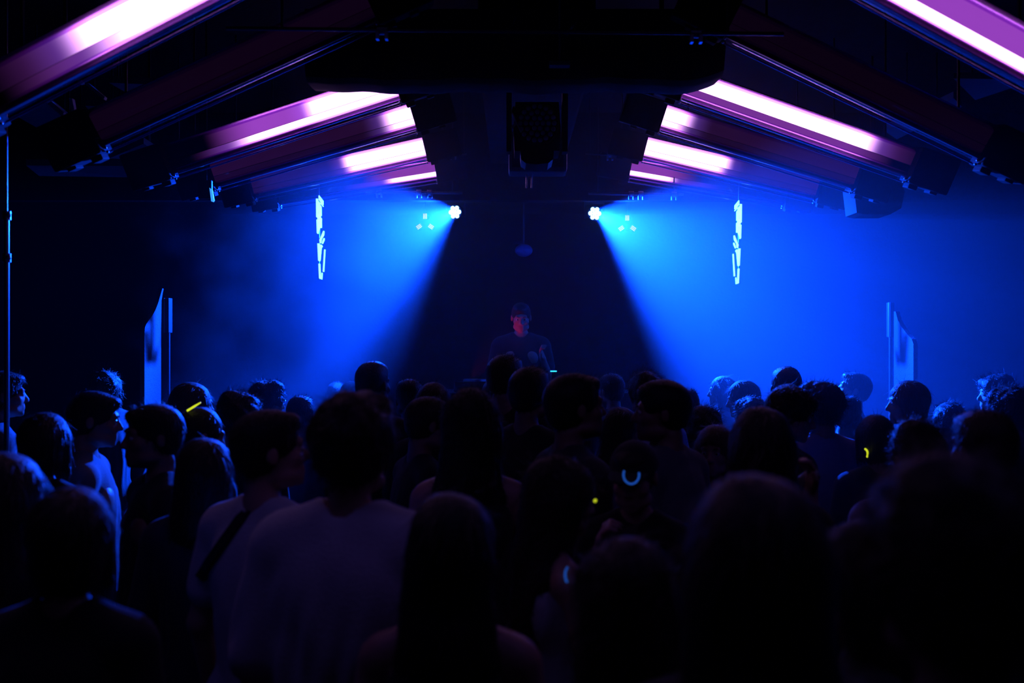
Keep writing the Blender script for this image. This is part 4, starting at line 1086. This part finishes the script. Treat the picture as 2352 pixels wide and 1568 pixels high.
FEM = {'lit grey shirt': 0, 'lit hand beside it': 1, 'long straight black hair seen': 1, 'bob and brightly lit': 1}
cup('lit grey shirt', 1, 'hold', (R(25), R(40), 0), 'blue lit plastic cup beside the slender pole at the left')
cup('lit hand beside it', 1, 'hold', (R(10), R(15), 0), 'small blue lit plastic cup by the heads under the glow stick', .7)
cup('long straight black hair seen', 1, 'raise', (R(-20), R(65), 0), 'rim lit plastic cup in the raised hand before the lavender shirt', .6)
cup('bob and brightly lit', -1, 'hold', (R(20), R(30), 0), 'rim lit plastic cup under the bob haired profile', .8)

# ------------------------------------------------------------------ haze filling the stage end of the room
def haze():
    x0, x1, y0, y1, z0, z1 = XL + .02, XR - .02, 3.2, 10.78, .02, CZ - .02
    mb = MB().box(((x0 + x1) / 2, (y0 + y1) / 2, (z0 + z1) / 2), (x1 - x0, y1 - y0, z1 - z0))
    m = bpy.data.materials.new('stage_haze'); m.use_nodes = True; nt = m.node_tree; nt.nodes.clear(); N = nt.nodes.new; k = nt.links.new
    tc = N('ShaderNodeTexCoord'); sp = N('ShaderNodeSeparateXYZ'); k(tc.outputs['Object'], sp.inputs[0])
    def rng(sock, a, b, smooth=True):
        r = N('ShaderNodeMapRange'); r.interpolation_type = 'SMOOTHSTEP' if smooth else 'LINEAR'
        r.inputs['From Min'].default_value = a; r.inputs['From Max'].default_value = b; k(sock, r.inputs['Value']); return r.outputs[0]
    def math_(op, a, b):
        n = N('ShaderNodeMath'); n.operation = op
        for i, s in enumerate((a, b)):
            if isinstance(s, (int, float)): n.inputs[i].default_value = s
            else: k(s, n.inputs[i])
        return n.outputs[0]
    ns = N('ShaderNodeTexNoise'); ns.inputs['Scale'].default_value = .85; ns.inputs['Detail'].default_value = 3.5; ns.inputs['Roughness'].default_value = .55
    k(tc.outputs['Object'], ns.inputs['Vector'])
    # left edge of the haze cloud is ragged: x shifted by noise before the ramp
    xs = math_('ADD', sp.outputs['X'], math_('MULTIPLY', math_('SUBTRACT', ns.outputs['Fac'], .5), 5.0))
    left = rng(math_('ADD', xs, math_('MULTIPLY', sp.outputs['Y'], .29)), -.15, 1.4)
    depth = rng(sp.outputs['Y'], 3.4, 7.2)
    dens_r = N('ShaderNodeMapRange'); dens_r.interpolation_type = 'SMOOTHSTEP'
    for i_, v_ in (('From Min', 1.2), ('From Max', 4.2), ('To Min', 1.0), ('To Max', .22)): dens_r.inputs[i_].default_value = v_
    k(sp.outputs['X'], dens_r.inputs['Value'])
    left = math_('MULTIPLY', left, dens_r.outputs[0])
    # thinner low down on the left half
    dens = math_('MULTIPLY', left, depth)
    dens = math_('ADD', math_('MULTIPLY', dens, HAZE), .0003)
    vs = N('ShaderNodeVolumeScatter'); vs.inputs['Color'].default_value = (.8, .85, 1, 1); vs.inputs['Anisotropy'].default_value = .35
    k(dens, vs.inputs['Density'])
    o = N('ShaderNodeOutputMaterial'); k(vs.outputs[0], o.inputs['Volume'])
    h = mb.build('stage_haze', m)
    h['kind'] = 'stuff'; tag(h, 'blue lit haze drifting over the crowd in front of the stage', 'haze')
HAZE = .036
haze()
# small glowing things are seen directly; only the bars and lamps are sampled as lights
for m_ in bpy.data.materials:
    if any(w in m_.name for w in ('lens_cell', 'filament', 'letters', 'display', 'glow', 'blue_strip')): m_.cycles.emission_sampling = 'NONE'
